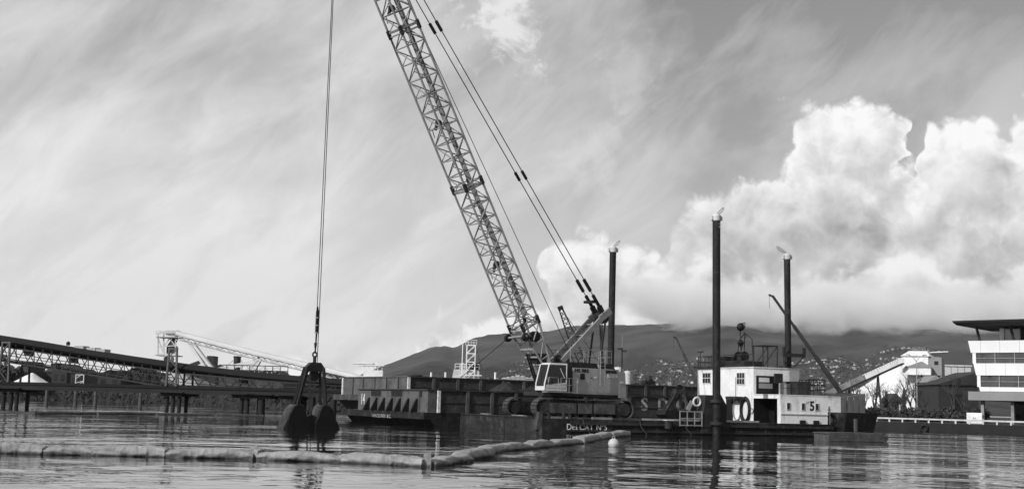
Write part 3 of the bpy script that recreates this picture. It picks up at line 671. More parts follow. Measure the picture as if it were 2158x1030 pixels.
# engine house
eh = box('engine_house', (-.95, 3.6), (-1.7, 1.7), (2.9, 4.76), YEL, cr)
def sub(o): return under(o, eh)
for i, (a, c) in enumerate(((-.9, .72), (.76, 2.15), (2.19, 3.55))):
    sub(box('door_panel', (a, c), (-1.73, -1.702), (2.98, 4.70), YEL, cr))
box('belt_line', (-.95, 3.6), (-1.745, -1.701), (2.82, 2.93), GALV, cr)
for x0, x1 in ((-1.25, 1.62), (1.8, 3.3)):
    MB().hexa([(x0, -1.66, 4.762), (x1, -1.66, 4.762), (x1, 1.66, 4.762), (x0, 1.66, 4.762), (x0 + .1, -1.5, 5.16), (x1 - .18, -1.5, 5.16), (x1 - .18, 1.5, 5.16), (x0 + .1, 1.5, 5.16)]).build('engine_hood', BLK, cr)
box('hood_post', (1.63, 1.79), (-1.68, -1.5), (4.762, 5.1), GALV, cr)
box('gap_shade_block', (-1.72, -.951), (-1.66, 1.6), (2.9, 5.12), DRK, cr)  # solid dark block in place of the shaded recess behind the cab
sub(box('louvre', (-.25, .18), (-1.75, -1.731), (3.9, 4.35), BLK, cr)); sub(box('notice', (-.62, -.38), (-1.745, -1.731), (3.62, 4.0), LETT, cr)); sub(box('notice', (1.12, 1.42), (-1.745, -1.731), (4.02, 4.16), LETT, cr))
sub(box('notice', (2.45, 3.5), (-1.75, -1.731), (4.1, 4.38), LETT, cr)); sub(box('door_handle', (.83, .9), (-1.77, -1.731), (4.0, 4.08), BLK, cr))
sub(box('trim_band', (2.2, 3.5), (-1.742, -1.731), (4.44, 4.68), GALV, cr))
sub(text('lettering', 'HS 885', .36, BLK, cr, (-.12, -1.74, 4.55), (1, 0, 0), (0, 0, 1), 1.32, .006, bold=.012))
sub(text('lettering', 'LIEBHERR', .29, BLK, cr, (2.75, -1.75, 4.56), (1, 0, 0), (0, 0, 1), 1.0, .006, bold=.014))
sub(text('lettering', 'Vancouver Pile', .14, DRK, cr, (3.05, -1.757, 4.28), (1, 0, 0), (0, 0, 1), .85, .004)) if False else None
cw = MB().hexa([(3.62, -1.75, 2.62), (4.45, -1.7, 2.62), (4.45, 1.7, 2.62), (3.62, 1.75, 2.62), (3.62, -1.75, 4.62), (4.28, -1.7, 4.55), (4.28, 1.7, 4.55), (3.62, 1.75, 4.62)]).build('counterweight', YEL, cr)
under(box('notice', (3.75, 4.05), (-1.775, -1.751), (3.72, 3.86), LETT, cr), cw)
box('counterweight_slab', (4.0, 4.62), (-1.6, 1.6), (2.05, 2.61), CREAM, cr)
# roof railing and ladder
rail('roof_handrail', [(-1.1, -1.55, 5.17), (1.55, -1.55, 5.17), (3.0, -1.55, 5.17), (3.0, 1.4, 5.17), (-.9, 1.4, 5.17)], .98, GALV, cr, 1.3, .024)
la = box('ladder', (1.55, 1.6), (-1.95, -1.9), (3.45, 6.1), GALV, cr)
under(box('stile', (2.0, 2.05), (-1.95, -1.9), (3.45, 6.1), GALV, cr), la)
for k in range(9): under(box('rung', (1.6, 2.0), (-1.94, -1.91), (3.5 + k * .29, 3.53 + k * .29), GALV, cr), la)
# cab
cab = MB(); Y0, Y1 = -2.05, -.95
def pane(name, pts, m, th=.02):
    a = [Vector(x) for x in pts]; nn = (a[1] - a[0]).cross(a[2] - a[0]).normalized() * th; e = MB()
    e.hexa(a + [x + nn for x in a]); return e.build(name, m, cr)
cab.hexa([(-3.86, Y0, 2.98), (-1.76, Y0, 2.98), (-1.76, Y1, 2.98), (-3.86, Y1, 2.98), (-3.86, Y0, 3.18), (-1.76, Y0, 3.18), (-1.76, Y1, 3.18), (-3.86, Y1, 3.18)])
cab.hexa([(-3.45, Y0, 4.88), (-1.76, Y0, 4.90), (-1.76, Y1, 4.90), (-3.45, Y1, 4.88), (-3.3, Y0 + .05, 5.02), (-1.76, Y0 + .05, 5.02), (-1.76, Y1 - .05, 5.02), (-3.3, Y1 - .05, 5.02)])
for y in (Y0, Y1):
    s = .04 if y == Y0 else -.04
    cab.tube([(-3.86, y + s, 3.1), (-3.84, y + s, 3.5), (-3.45, y + s, 4.9)], .06, 8)
    cab.tube([(-1.82, y + s, 3.1), (-1.82, y + s, 4.95)], .06, 8)
cabo = cab.build('cab', CABW, cr)
under(pane('side_window', [(-3.72, Y0 + .03, 3.45), (-1.88, Y0 + .03, 3.45), (-1.88, Y0 + .03, 4.86), (-3.36, Y0 + .03, 4.86)], GLASS), cabo)
under(pane('door_skirt', [(-3.74, Y0 + .0, 3.19), (-1.88, Y0 + .0, 3.19), (-1.88, Y0 + .0, 3.62), (-3.7, Y0 + .0, 3.40)], CABW), cabo)
under(pane('windscreen', [(-3.83, Y1 - .08, 3.3), (-3.83, Y0 + .08, 3.3), (-3.46, Y0 + .08, 4.86), (-3.46, Y1 - .08, 4.86)], GLASS), cabo)
under(pane('nose_panel', [(-3.88, Y1, 3.0), (-3.88, Y0, 3.0), (-3.86, Y0, 3.3), (-3.86, Y1, 3.3)], CABW), cabo)
under(box('rear_panel', (-1.80, -1.75), (Y0 + .01, Y1), (3.18, 4.9), CABW, cr), cabo)
under(box('operator_seat', (-2.6, -2.0), (-1.8, -1.2), (3.3, 4.2), BLK, cr), cabo)
under(rod('door_stay', (-2.45, Y0 - .03, 4.62), (-2.05, Y0 - .03, 3.95), .03, CABW, cr), cabo)
under(rod('grab_handle', (-3.55, Y0 - .04, 3.6), (-3.45, Y0 - .04, 4.0), .018, GALV, cr), cabo)
under(rod('wiper', (-3.85, -1.5, 3.5), (-3.65, -1.35, 4.3), .015, BLK, cr), cabo)
box('cab_catwalk', (-4.1, -1.0), (-2.6, -2.06), (2.86, 2.92), GALV, cr)
rail('cab_handrail', [(-3.95, -2.55, 2.92), (-3.0, -2.55, 2.92)], 1.0, GALV, cr, .95, .02); rail('cab_handrail', [(-2.75, -2.55, 2.92), (-1.2, -2.55, 2.92)], 1.0, GALV, cr, .8, .02)
# boom
FT = Vector((-2.2, 0, 4.0)); TIP = K.loc(at(714, -275, wat(655, 903).y)); TIP.y = 0.0
bd = (TIP - FT).normalized(); BL = (TIP - FT).length; lat = Vector((0, 1, 0)); bup = lat.cross(bd); 
if bup.x < 0: bup = -bup                     # towards the gantry
WB = .80
def bp_(s, a, c):                            # point on the boom: station, lateral, depth
    return FT + bd * s + lat * a + bup * c
S0, S1 = 4.2, BL - 5.5
def sect(s):
    if s < S0: f = s / S0; return WB, -.18 + (-WB + .18) * f, .18 + (WB - .18) * f
    if s > S1: f = (s - S1) / (BL - S1); return WB * (1 - .5 * f), -WB + .5 * f, WB - .5 * f
    return WB, -WB, WB
bm = MB()
for a in (-1, 1):
    x = bp_(0, a * WB, 0)
    bm.prism([(x.x - .35, x.z - .35), (x.x + .3, x.z - .3), (x.x + .35, x.z + .3), (x.x - .1, x.z + .6), (x.x - .55, x.z + .25)], x.y - .06, x.y + .06)
boom = bm.build('boom', YEL2, cr)
def bsub(o): return under(o, boom)
def corner(s, i):                            # 0..3 round the section
    w_, lo_, hi_ = sect(s); return bp_(s, (-w_, w_, w_, -w_)[i], (lo_, lo_, hi_, hi_)[i])
for i in range(4):
    for a, c in ((0, S0), (S0, S1), (S1, BL)): bsub(rod('chord', corner(a, i), corner(c, i), .08, YEL2, cr))
bay = 1.22; NB = round((S1 - S0) / bay); bay = (S1 - S0) / NB
for k in range(NB + 1):
    s = S0 + bay * k
    for i in range(4):
        j = (i + 1) % 4
        bsub(rod('brace', corner(s, i), corner(s, j), .046, YEL2, cr))
        if k < NB:
            a, c = (i, j) if (k + i) % 2 else (j, i)
            bsub(rod('brace', corner(s, a), corner(s + bay, c), .046, YEL2, cr))
            if i in (1, 3): bsub(rod('brace', corner(s + bay * .5, i).lerp(corner(s + bay * .5, j), .5), corner(s, c), .036, YEL2, cr))
    if k % 8 == 0: bsub(rod('brace', corner(s, 0), corner(s, 2), .04, YEL2, cr)); bsub(rod('brace', corner(s, 1), corner(s, 3), .04, YEL2, cr))
for s in (S0 + .2, 15.6, 27.6):               # section joints
    for i in range(4):
        bsub(beam('joint_bar', corner(s - .15, i), corner(s - .15, (i + 1) % 4), .09, .09, YEL2, cr)); bsub(beam('joint_bar', corner(s + .2, i), corner(s + .2, (i + 1) % 4), .07, .07, YEL2, cr))
        bsub(beam('joint_lug', corner(s - .3, i), corner(s + .35, i), .2, .2, DRK, cr))
cwk = bsub(beam('catwalk', bp_(S0 + .6, WB * .45, WB - .12), bp_(S1, WB * .45, WB - .12), .42, .05, GALV, cr, tuple(bup)))
for s in (9.4, 20.6, 29.3):                   # guide pulleys under the boom
    c = bp_(s, -.1, -WB + .45); bsub(MB().lathe([(0, -.1), (.24, -.1), (.2, 0), (.24, .1), (0, .1)], tuple(c), 14, 'Y').build('guide_pulley', BLK, cr))
    bsub(beam('pulley_bracket', c + Vector((0, .14, .2)), bp_(s - .35, -.1, -WB), .14, .22, BLK, cr)); bsub(rod('pulley_chain', bp_(s - .35, .3, -WB), bp_(s - .9, .4, -WB), .03, DRK, cr))
# boom foot tackle: crossing braces, plates, hydraulic hoses, big rollers
for a in (-1, 1):
    for s0, s1 in ((.3, 1.6), (1.6, 2.9), (2.9, 4.2)):
        w0, l0, h0 = sect(s0); w1, l1, h1 = sect(s1)
        bsub(rod('brace', bp_(s0, a * WB, l0), bp_(s1, a * WB, h1), .05, YEL2, cr)); bsub(rod('brace', bp_(s1, a * WB, l1), bp_(s1, a * WB, h1), .045, YEL2, cr))
for s0 in (1.2, 1.9, 2.6):
    w0, l0, h0 = sect(s0); bsub(beam('foot_crossbeam', bp_(s0, -WB, l0), bp_(s0, WB, l0), .16, .12, YEL2, cr))
w0, l0, h0 = sect(.9); bsub(MB().hexa([tuple(bp_(.35, -WB, l0 - .02)), tuple(bp_(.35, WB, l0 - .02)), tuple(bp_(1.1, WB, l0 - .1)), tuple(bp_(1.1, -WB, l0 - .1)), tuple(bp_(.35, -WB, l0 + .05)), tuple(bp_(.35, WB, l0 + .05)), tuple(bp_(1.1, WB, l0 + .0)), tuple(bp_(1.1, -WB, l0 + .0))]).build('foot_plate', YEL2, cr))
bsub(box('foot_winch', (-3.25, -2.35), (-.3, .55), (5.0, 5.75), DRK, cr))
rb = bp_(3.75, 0, -WB - .1)
bsub(rod('roller_bar', rb + lat * -1.0 + Vector((0, 0, .1)), rb + lat * 1.35, .09, YEL2, cr))
for yy in (-.85, 1.3): bsub(MB().lathe([(0, -.12), (.28, -.12), (.3, 0), (.28, .12), (0, .12)], tuple(rb + lat * yy), 16, 'Y').build('fairlead_roller', BLK, cr))
bsub(MB().lathe([(0, -.16), (.42, -.16), (.36, 0), (.42, .16), (0, .16)], tuple(bp_(3.2, -.2, .35)), 18, 'Y').build('foot_sheave', BLK, cr))
for dy in (0, .25): bsub(MB().tube([bp_(2.4, -.4 + dy, -.9), bp_(1.6, -.4 + dy, -1.0), bp_(.8, -.45 + dy, -.9) + Vector((0, 0, -.5)), bp_(.2, -.45 + dy, -.8) + Vector((0, 0, -.9))], .07, 8).build('hydraulic_hose', BLK, cr))
bsub(rod('head_shaft', bp_(BL, -.6, 0), bp_(BL, .6, 0), .1, DRK, cr))
for dy in (-.2, .2): bsub(MB().lathe([(0, -.06), (.5, -.06), (.44, 0), (.5, .06), (0, .06)], tuple(bp_(BL, dy, 0)), 20, 'Y').build('head_sheave', DRK, cr))
# gantry
gt = MB()
GH = Vector((3.15, 0, 9.05))
gan = box('gantry', (GH.x - .35, GH.x + .25), (-.7, .7), (GH.z - .15, GH.z + .12), DRK, cr)
for a in (-1, 1):
    under(beam('gantry_leg', (-1.15, a * .62, 5.2), (GH.x, a * .62, GH.z), .16, .42, YEL2, cr), gan)
    under(beam('gantry_strut', (2.6, a * .66, 5.1), (GH.x, a * .66, GH.z), .1, .12, DRK, cr), gan)
    under(beam('gantry_cheek', (GH.x - .55, a * .62, GH.z - .4), (GH.x + .45, a * .62, GH.z + .32), .2, .5, YEL2, cr), gan)
for f in (.28, .55, .78):
    c = Vector((-1.15, 0, 5.2)).lerp(GH, f); under(beam('gantry_crossplate', c + lat * -.6, c + lat * .6, .34, .07, YEL2, cr, (0, 0, 1)), gan)
for dy in (-.3, -.1, .1, .3): under(MB().lathe([(0, -.07), (.42, -.07), (.36, 0), (.42, .07), (0, .07)], (GH.x + .1, dy, GH.z - .3), 18, 'Y').build('gantry_sheave', BLK, cr), gan)
for k, dy in enumerate((-.45, -.3, -.15, .15, .3, .45)):
    rod('luffing_rope', (GH.x - .2 + .09 * k, dy, GH.z - .5), (GH.x - .1 + .13 * k, dy, 5.1), .02, ROPE, cr)
rod('gantry_ram', (GH.x - .1, 0, GH.z - .5), (GH.x + .35, 0, 5.1), .07, DRK, cr)
for a in (-1, 1):
    p0, p1 = GH + Vector((-.25, a * .42, .25)), bp_(BL - .6, a * .42, .6)
    rod('pendant_rope', p0, p1, .036, ROPE, cr)
    for f0, f1, ww in ((.0, .04, .15), (.05, .08, .15), (.325, .345, .12), (.665, .688, .13)):
        beam('pendant_link', p0.lerp(p1, f0), p0.lerp(p1, f1), ww, ww + .07, BLK, cr)
    beam('bridle_plate', p0 + Vector((.1, 0, -.2)), p0 + (p1 - p0) * .012, .2, .4, BLK, cr)
box('bridle_bar', (GH.x - 1.3, GH.x - .9), (-.55, .55), (GH.z + .8, GH.z + 1.0), BLK, cr)
rod('hoist_rope', (.4, -.2, 5.2), bp_(BL, -.2, .5), .026, ROPE, cr); rod('hoist_rope', (-.8, .2, 5.2), bp_(S0 + .1, .2, WB), .03, ROPE, cr); rod('hoist_rope', bp_(S0 + .1, .2, WB), bp_(BL, .2, .5), .026, ROPE, cr)
MB().lathe([(0, -.5), (.4, -.5), (.4, -.44), (.28, -.42), (.28, .42), (.4, .44), (.4, .5), (0, .5)], (-.6, 0, 5.35), 20, 'Y').build('hoist_winch', DRK, cr)
q1 = K.loc(at(962, 803, 122)); rod('tag_rope', rb + lat * 1.3, q1, .03, ROPE, cr)
tipl = bp_(BL, 0, 0); tw = K.wld(tipl.x, tipl.y, tipl.z)
HEADZ = 4.15
grab_o = Vector((tw.x - .12, tw.y, 0))
Minv = Matrix.Rotation(-math.radians(KY), 4, 'Z')
def tol(wp): return Minv @ (Vector(wp) - Vector((piv.x, piv.y, 0)))
gx = tw.x
for ddx, ztop, zbot in ((-.085, tipl.z - .45, 5.2), (.085, tipl.z - .45, 4.2)):
    rod('fall_rope', tol((gx + ddx, tw.y, zbot)), tol((gx + ddx * .3, tw.y, ztop)), .027, ROPE, cr)
G[0] = Matrix.Identity(4)

# clamshell grab at the water
gr = thing('clamshell_grab', 'open black clamshell grab hanging from ropes, its jaws dipping in the water', 'grab', (gx - .3, tw.y, .12), 24)
gxo = .35
BLKG = mat('wet black steel', .005, .35, 0, .4, 3, 0, .1, 6, spec=.16)
gr.scale = (.92, .92, 1)
MB().tube([(gxo - .08, 0, 7.9), (gxo - .06, 0, 7.5), (gxo - .05, 0, 6.2)], [.05, .12, .13], 12).build('swivel', BLK, gr)
MB().tube([(gxo - .06, 0, 6.2), (gxo - .08, 0, 5.5)], [.06, .05], 8).build('rope_socket', BLK, gr)
for zz in (6.15, 6.65, 7.15): MB().lathe([(.13, -.03), (.17, -.03), (.17, .03), (.13, .03)], (gxo - .055, 0, zz), 12).build('swivel_band', GALV, gr)
MB().tube([(gxo - .1, 0, 5.5), (gxo - .1, 0, 5.15)], [.12, .07], 8).build('shackle', BLK, gr)
MB().torus(.15, .06, (gxo - .12, 0, 4.72), 'Y', 16, 6).build('shackle_ring', BLK, gr)
rod('hanger', (gxo - .1, 0, 5.2), (gxo - .1, 0, 4.85), .06, BLK, gr); rod('hanger', (gxo - .12, 0, 4.6), (gxo - .12, 0, 4.1), .12, BLK, gr)
MB().prism([(-.35, 3.6), (.85, 3.6), (.9, 3.85), (.62, 4.2), (-.08, 4.2), (-.4, 3.9)], -.4, .4).build('head_block', BLK, gr)
MB().lathe([(0, -.2), (.34, -.2), (.3, 0), (.34, .2), (0, .2)], (.25, 0, 3.35), 18, 'Y').build('head_sheave', BLK, gr)
for x0, x1, y in ((-.35, -1.05, -.75), (-.35, -1.0, .75), (.8, 1.0, -.75), (.8, 1.0, .75)):
    beam('arm', (x0, y * .55, 3.85), (x1, y, 1.35), .13, .22, BLK, gr)
MB().tube([(.1, .1, 3.4), (.0, .1, .6)], .03, 6).build('closing_rope', ROPE, gr); MB().tube([(.25, -.1, 3.4), (.15, -.1, .6)], .03, 6).build('closing_rope', ROPE, gr); MB().tube([(-.05, -.1, 3.4), (-.12, -.1, .6)], .03, 6).build('closing_rope', ROPE, gr)
def shell(sg_, name):
    out = [(.62, 1.36), (.85, 1.46), (1.1, 1.45), (1.33, 1.34), (1.52, 1.14), (1.66, .85), (1.74, .5), (1.78, 0), (1.7, -.7)]
    inn = [(.12, -.5), (.2, .4), (.38, .7), (.5, 1.1)]
    pr_ = [(x * sg_, z) for x, z in (out + inn)]; cx_ = sum(p_[0] for p_ in pr_) / len(pr_); cz_ = .3; m_ = len(pr_); b = MB(); vs = []
    sl = ((-1.06, .93), (-1.02, .98), (-.94, 1.0), (.94, 1.0), (1.02, .98), (1.06, .93))
    for y, k in sl: vs += [(cx_ + (x - cx_) * k, y, cz_ + (z - cz_) * k) for x, z in pr_]
    b.add(vs, [(i * m_ + q, i * m_ + (q + 1) % m_, (i + 1) * m_ + (q + 1) % m_, (i + 1) * m_ + q) for i in range(len(sl) - 1) for q in range(m_)], True)
    b.add(vs[:m_], [tuple(range(m_))]); b.add(vs[-m_:], [tuple(range(m_ - 1, -1, -1))]); o_ = b.build(name, BLKG, gr)
    under(MB().prism([(1.66 * sg_, .48), (1.80 * sg_, .42), (2.06 * sg_, -.12), (1.66 * sg_, -.2)], -.98, .98).build('lip', BLK, gr), o_)
shell(-1, 'shell'); shell(1, 'shell')
MB().lathe([(0, -.8), (.5, -.8), (.5, .8), (0, .8)], (.0, 0, .3), 16, 'Y').build('hinge_sheave', BLK, gr)

# ------------------------------------------------------------------ floating silt boom and buoys
sc = thing('floating_boom', 'pale fabric floating silt boom lying on the water in front of the grab', 'silt boom')
pth = [(-70, 952), (95, 956), (200, 958), (352, 962), (535, 966), (548, 967), (722, 973), (900, 982), (975, 972), (1045, 950), (1110, 945), (1152, 940), (1215, 934), (1252, 926), (1285, 921), (1322, 917)]
pw = [wat(x, y) for x, y in pth]
def fabric(a, c, k, hgt, wid, sag, seed):
    n_, m_ = 90, 24; b = MB(); d = (c - a); L = d.length; d.normalize(); s_ = Vector((0, 0, 1)).cross(d)
    vs = []
    for i in range(n_ + 1):
        f = i / n_; e = min(f, 1 - f) * L
        pinch = .84 + .16 * min(1, (e / .35)) ** .6
        cx = a + d * (L * f) + s_ * (.16 * noise.noise(Vector((f * 3, seed, 0))) * L / 4)
        for j in range(m_):
            th = 2 * PI * j / m_
            fold = .05 - .15 * abs(noise.noise(Vector((f * L * 2.1 + math.cos(th) * 1.3, math.sin(th) * 1.2 + f * L * .9, seed)))) - .07 * abs(noise.noise(Vector((f * L * 6 + th * 1.1, th * 1.6, seed + 5))))
            end = .05 * math.sin(th * 6 + seed) * max(0, 1 - e / .8)
            r = 1 + (fold + end) * 1.5
            sq = max(abs(math.cos(th)), abs(math.sin(th))) ** -.55
            yy = wid * math.cos(th) * r * sq * .9; zz = hgt * (.30 + .62 * math.sin(th) * sq) * pinch * r + sag * math.sin(PI * f) * .06
            if math.sin(th) > .5: zz += .07 * noise.noise(Vector((f * L * .7, seed, 3)))
            vs.append(cx + s_ * yy + Vector((0, 0, zz)))
    fs = [(i * m_ + j, i * m_ + (j + 1) % m_, (i + 1) * m_ + (j + 1) % m_, (i + 1) * m_ + j) for i in range(n_) for j in range(m_)]
    b.add(vs, fs, True); b.add(vs[:m_], [tuple(range(m_))]); b.add(vs[-m_:], [tuple(range(m_ - 1, -1, -1))])
    return b.build('fabric_section', FABR, sc)
for i, (a, c) in enumerate(zip(pw, pw[1:])):
    L = (c - a).length
    if L < .6:
        fabric(a, c, i, .38, .12, 0, i * 3.1); continue
    near = a.y < 60
    fabric(a, c, i, (.31, .24, .29, .27, .32, .25)[i % 6] if near else .33, .36 if near else .40, 1, i * 3.1)
for i in (4, 7):                          # upright toggle ends at the joints
    q = pw[i]; MB().hexa([tuple(q + Vector(v)) for v in ((-.14, -.2, -.1), (.14, -.2, -.1), (.14, .2, -.1), (-.14, .2, -.1), (-.10, -.16, .40), (.12, -.14, .34), (.10, .12, .44), (-.10, .14, .38))]).build('joint_flap', FABR, sc)
for (px, py, r, lb) in ((1293, 941, .27, 'round pale mooring buoy beside the far end of the fabric boom'), (2, 958, .32, 'round pale buoy cut by the picture edge at the boom start')):
    q = wat(px, py); z = r * .55
    if px < 10: q.y -= 1.2; lb = 'round pale buoy touching the near end of the fabric boom'
    bo = thing('buoy', lb, 'buoy', q, 0)
    MB().lathe([(r * math.sin(PI * k / 14), z - r * math.cos(PI * k / 14)) for k in range(15)], n=24, soft=True).build('float', BUOY, bo)
    MB().torus(.06, .018, (0, 0, z + r + .04), 'Y', 14, 6).build('eye', GALV, bo)
    MB().lathe([(r * .995, -.03), (r * 1.02, 0), (r * .995, .03)], (0, 0, z), 24).build('seam', BUOY, bo)
# dark log boom across the inner harbour
lg = [(-60, 869), (70, 872), (205, 872), (330, 873), (455, 875), (560, 877), (618, 879)]
for k, (a_, c_) in enumerate(zip(lg, lg[1:])):
    a, c = wat(*a_), wat(*c_); L = (c - a).length - .25; o = MB().tube([(0, 0, .02), (L * .5, .04, .04), (L, 0, .02)], [.2, .17, .14], 10).build('floating_log', WOOD)
    o.location = a; o.rotation_euler = (0, 0, math.atan2(c.y - a.y, c.x - a.x)); tag(o, 'low dark floating log in the log boom before the jetty', 'log', 'logs of the boom before the jetty')
# timber float with post
a, c = wat(1746, 929), wat(1868, 931)
F1 = Fr(a[:2], math.degrees(math.atan2(c.y - a.y, c.x - a.x))); L = (c - a).length
fl = thing('timber_float', 'low grey timber work float with a short post beside the pontoon', 'float', F1.o, math.degrees(F1.yaw))
for k in range(3): box('side_plank', (0 if k < 2 else .1, L - .1 * k), (-.06 + .01 * k, .0), (.02 + k * .2, .2 + k * .2), WOOD, fl)
for k in range(14): box('deck_plank', (.02 + k * L / 14, (k + .94) * L / 14), (.002, 1.9), (.5, .58 + .012 * (k % 3)), WOOD, fl)
box('end_fender', (L - .05, L + .25), (.1, 1.7), (.12, .42), WOOD, fl); box('float_tank', (.1, L - .2), (.003, 1.85), (-.2, .498), WOOD, fl)
q = F1.onv(1803, 905, .9); box('post', (q.x - .09, q.x + .09), (.8, .98), (.58, 1.55), WOOD, fl)

# ------------------------------------------------------------------ jetty and covered conveyor on the left
J = Fr((-63.0, 157.0), -11)
je = thing('jetty', 'long dark jetty deck on concrete piles running along the left shore', 'jetty', J.o, -11)
tx = lambda px, py=830, v=0: J.onv(px, py, v)
x_l, x_r = tx(-120).x, tx(760).x
x_m = tx(372).x; x_q = tx(505).x
for a, c in ((x_l, tx(28).x), (tx(28).x + .02, x_m), (x_m + .02, x_q), (x_q + .02, x_r)):
    box('deck_girder', (a, c), (0, 4.6), (2.1, 2.95), CONCD, je)
    box('deck_edge', (a, c), (-.12, -.002), (2.7, 3.05), GAL, je)
for px, n_, wd in ((2, 2, .55), (18, 1, .55), (30, 1, .55), (348, 1, .5), (361, 1, .5), (374, 1, .5), (506, 1, .55), (518, 1, .55), (548, 1, .9), (612, 1, 1.1), (655, 1, .8), (700, 1, .8)):
    q = tx(px, 850)
    for v in ((.5, 4.1) if px in (18, 361, 518, 612) else (.5,)):
        rod('pile', (q.x, v, -2), (q.x, v, 2.1), wd / 2 - .02, CONCD, je, 'pipe')
for px in (18, 361, 512, 548, 612): 
    q = tx(px); box('pile_cap', (q.x - 1.4, q.x + 1.4), (-.1, 4.7), (1.75, 2.098), CONCD, je)
    box('cap_walkway', (q.x - 1.6, q.x + 1.8), (-.7, -.14), (2.2, 2.30), CONCD, je)
b0 = tx(106).x
for px in (99, 160, 202, 297): 
    q = tx(px, 830, 30); bx_ = rod('fender_pile', (q.x, 30, -1), (q.x, 30, 2.6), .28, WOOD, je); 
beam('walkway', (tx(100, 830, 30).x, 30, 2.45), (tx(182, 830, 30).x, 30, 2.5), .3, .18, CONC, je)
cv = thing('covered_conveyor', 'dark covered conveyor on open trusses climbing above the jetty', 'conveyor', J.o, -11)
XS = [-90, 0, 65, 130, 195, 260, 316, 372, 450, 520, 610, 735]
TOP = [693, 707, 717, 728, 738, 748, 756, 764, 774, 782, 790, 799]
WB_ = [716, 729, 739, 749, 759, 769, 777, 785, 792, 799, 806, 813]
LC = [746, 760, 770, 780, 790, 800, 809, 818, 823, 827, 832, 838]
VF, VB = .7, 3.6
def zt(px, arr):
    for i in range(len(XS) - 1):
        if px <= XS[i + 1] or i == len(XS) - 2:
            f = (px - XS[i]) / (XS[i + 1] - XS[i]); return arr[i] + (arr[i + 1] - arr[i]) * f
def cp(px, arr, v=VF, dz=0):
    q = J.onv(px, zt(px, arr), VF); return Vector((q.x, v, q.z + dz))
for i in range(len(XS) - 1):
    a, c = XS[i], XS[i + 1]
    A, C_ = cp(a, TOP), cp(c, TOP)
    th = .62
    MB().hexa([(A.x, VF - .35, A.z - th), (C_.x, VF - .35, C_.z - th), (C_.x, VB + .35, C_.z - th), (A.x, VB + .35, A.z - th), (A.x, VF + .25, A.z), (C_.x, VF + .25, C_.z), (C_.x, VB - .25, C_.z), (A.x, VB - .25, A.z)]).build('roof_panel', GAL, cv)
    for v in (VF, VB):
        beam('chord', cp(a, WB_, v), cp(c, WB_, v), .12, .16, GALF, cv); beam('chord', cp(a, LC, v), cp(c, LC, v), .14, .18, GALF, cv)
        beam('eaves_rail', cp(a, TOP, v, -.72), cp(c, TOP, v, -.72), .1, .14, GALF, cv)
    Aw, Cw = cp(a, WB_, VB - .25), cp(c, WB_, VB - .25); At, Ct = cp(a, TOP, VB - .25, -.62), cp(c, TOP, VB - .25, -.62)
    MB().hexa([tuple(Aw), tuple(Cw), (Cw.x, Cw.y + .06, Cw.z), (Aw.x, Aw.y + .06, Aw.z), tuple(At), tuple(Ct), (Ct.x, Ct.y + .06, Ct.z), (At.x, At.y + .06, At.z)]).build('back_panel', GAL, cv)
    beam('belt', cp(a, WB_, 2.1, .35), cp(c, WB_, 2.1, .35), 1.3, .12, BLK, cv)
    beam('walkway', cp(a, LC, 2.1, .15), cp(c, LC, 2.1, .15), 1.6, .08, GAL, cv)
px = -80
while px < 730:
    stp = 19 if px < 372 else 33
    beam('post', cp(px, WB_, VF), cp(px, TOP, VF, -.6), .10, .10, GALF, cv)
    nx = px + stp * .9
    jit = lambda: random.uniform(-.25, .25) * stp
    beam('brace', cp(px, LC, VF), cp(nx, WB_, VF), .10, .10, GALF, cv); beam('brace', cp(px + jit(), WB_, VB), cp(nx + jit(), LC, VB), .08, .08, GALF, cv)
    if int(px / stp) % 2: beam('brace', cp(px, WB_, VF), cp(px, LC, VF), .09, .09, GALF, cv)
    for f, v, t_ in ((.35, VF - .3, .09), (.62, VB, .07), (.8, VF + .6, .12)):
        beam('service_pipe', cp(px, WB_, v).lerp(cp(px, LC, v), f), cp(px + stp, WB_, v).lerp(cp(px + stp, LC, v), f), t_, t_, GALF, cv)
    if random.random() < .35: c_ = cp(px, WB_, 1.4).lerp(cp(px, LC, 1.4), random.uniform(.2, .8)); box('junction_box', (c_.x - .5, c_.x + .5), (1.2, 1.8), (c_.z - .3, c_.z + .35), DRK, cv)
    px += stp
BENT = mat('weathered bent steel', .10, .7, 0, .3, 1.5, .5, .1, 6, dark=.04)
for px, topy in ((22, 722), (372, 735)):
    q = J.onv(px, topy, VF)
    for dx in (-.5, .5):
        for v in (VF - .9,): beam('bent_leg', (q.x + dx * 1.35, v, 2.98), (q.x + dx, v, q.z), .22, .22, BENT, cv)
        beam('bent_leg', (q.x + dx * 1.25, VB + .9, 2.98), (q.x + dx, VB + .9, q.z - 2.2), .2, .2, GALF, cv)
    for v in (VF - .9,):
        for k in range(4):
            z0_, z1_ = 3 + (q.z - 3) * k / 4, 3 + (q.z - 3) * (k + 1) / 4
            beam('bent_brace', (q.x - .6 * (1 if k % 2 else -1), v, z0_), (q.x + .55 * (1 if k % 2 else -1), v, z1_), .1, .1, BENT, cv)
        beam('bent_cap', (q.x - .65, v, q.z), (q.x + .65, v, q.z), .2, .2, BENT, cv)
# lamp and vents on the conveyor roof
q = J.onv(139, 727, 1.5); MB().lathe([(0, 0), (.22, 0), (.26, .3), (.12, .5), (0, .52)], (q.x, 2.0, q.z), 12).build('roof_vent', DRK, cv); 
for px in (160, 185, 205): q = J.onv(px, zt(px, TOP), VF); box('roof_hatch', (q.x - .6, q.x + .6), (1.4, 2.9), (q.z - .25, q.z + .3), GALV, cv)

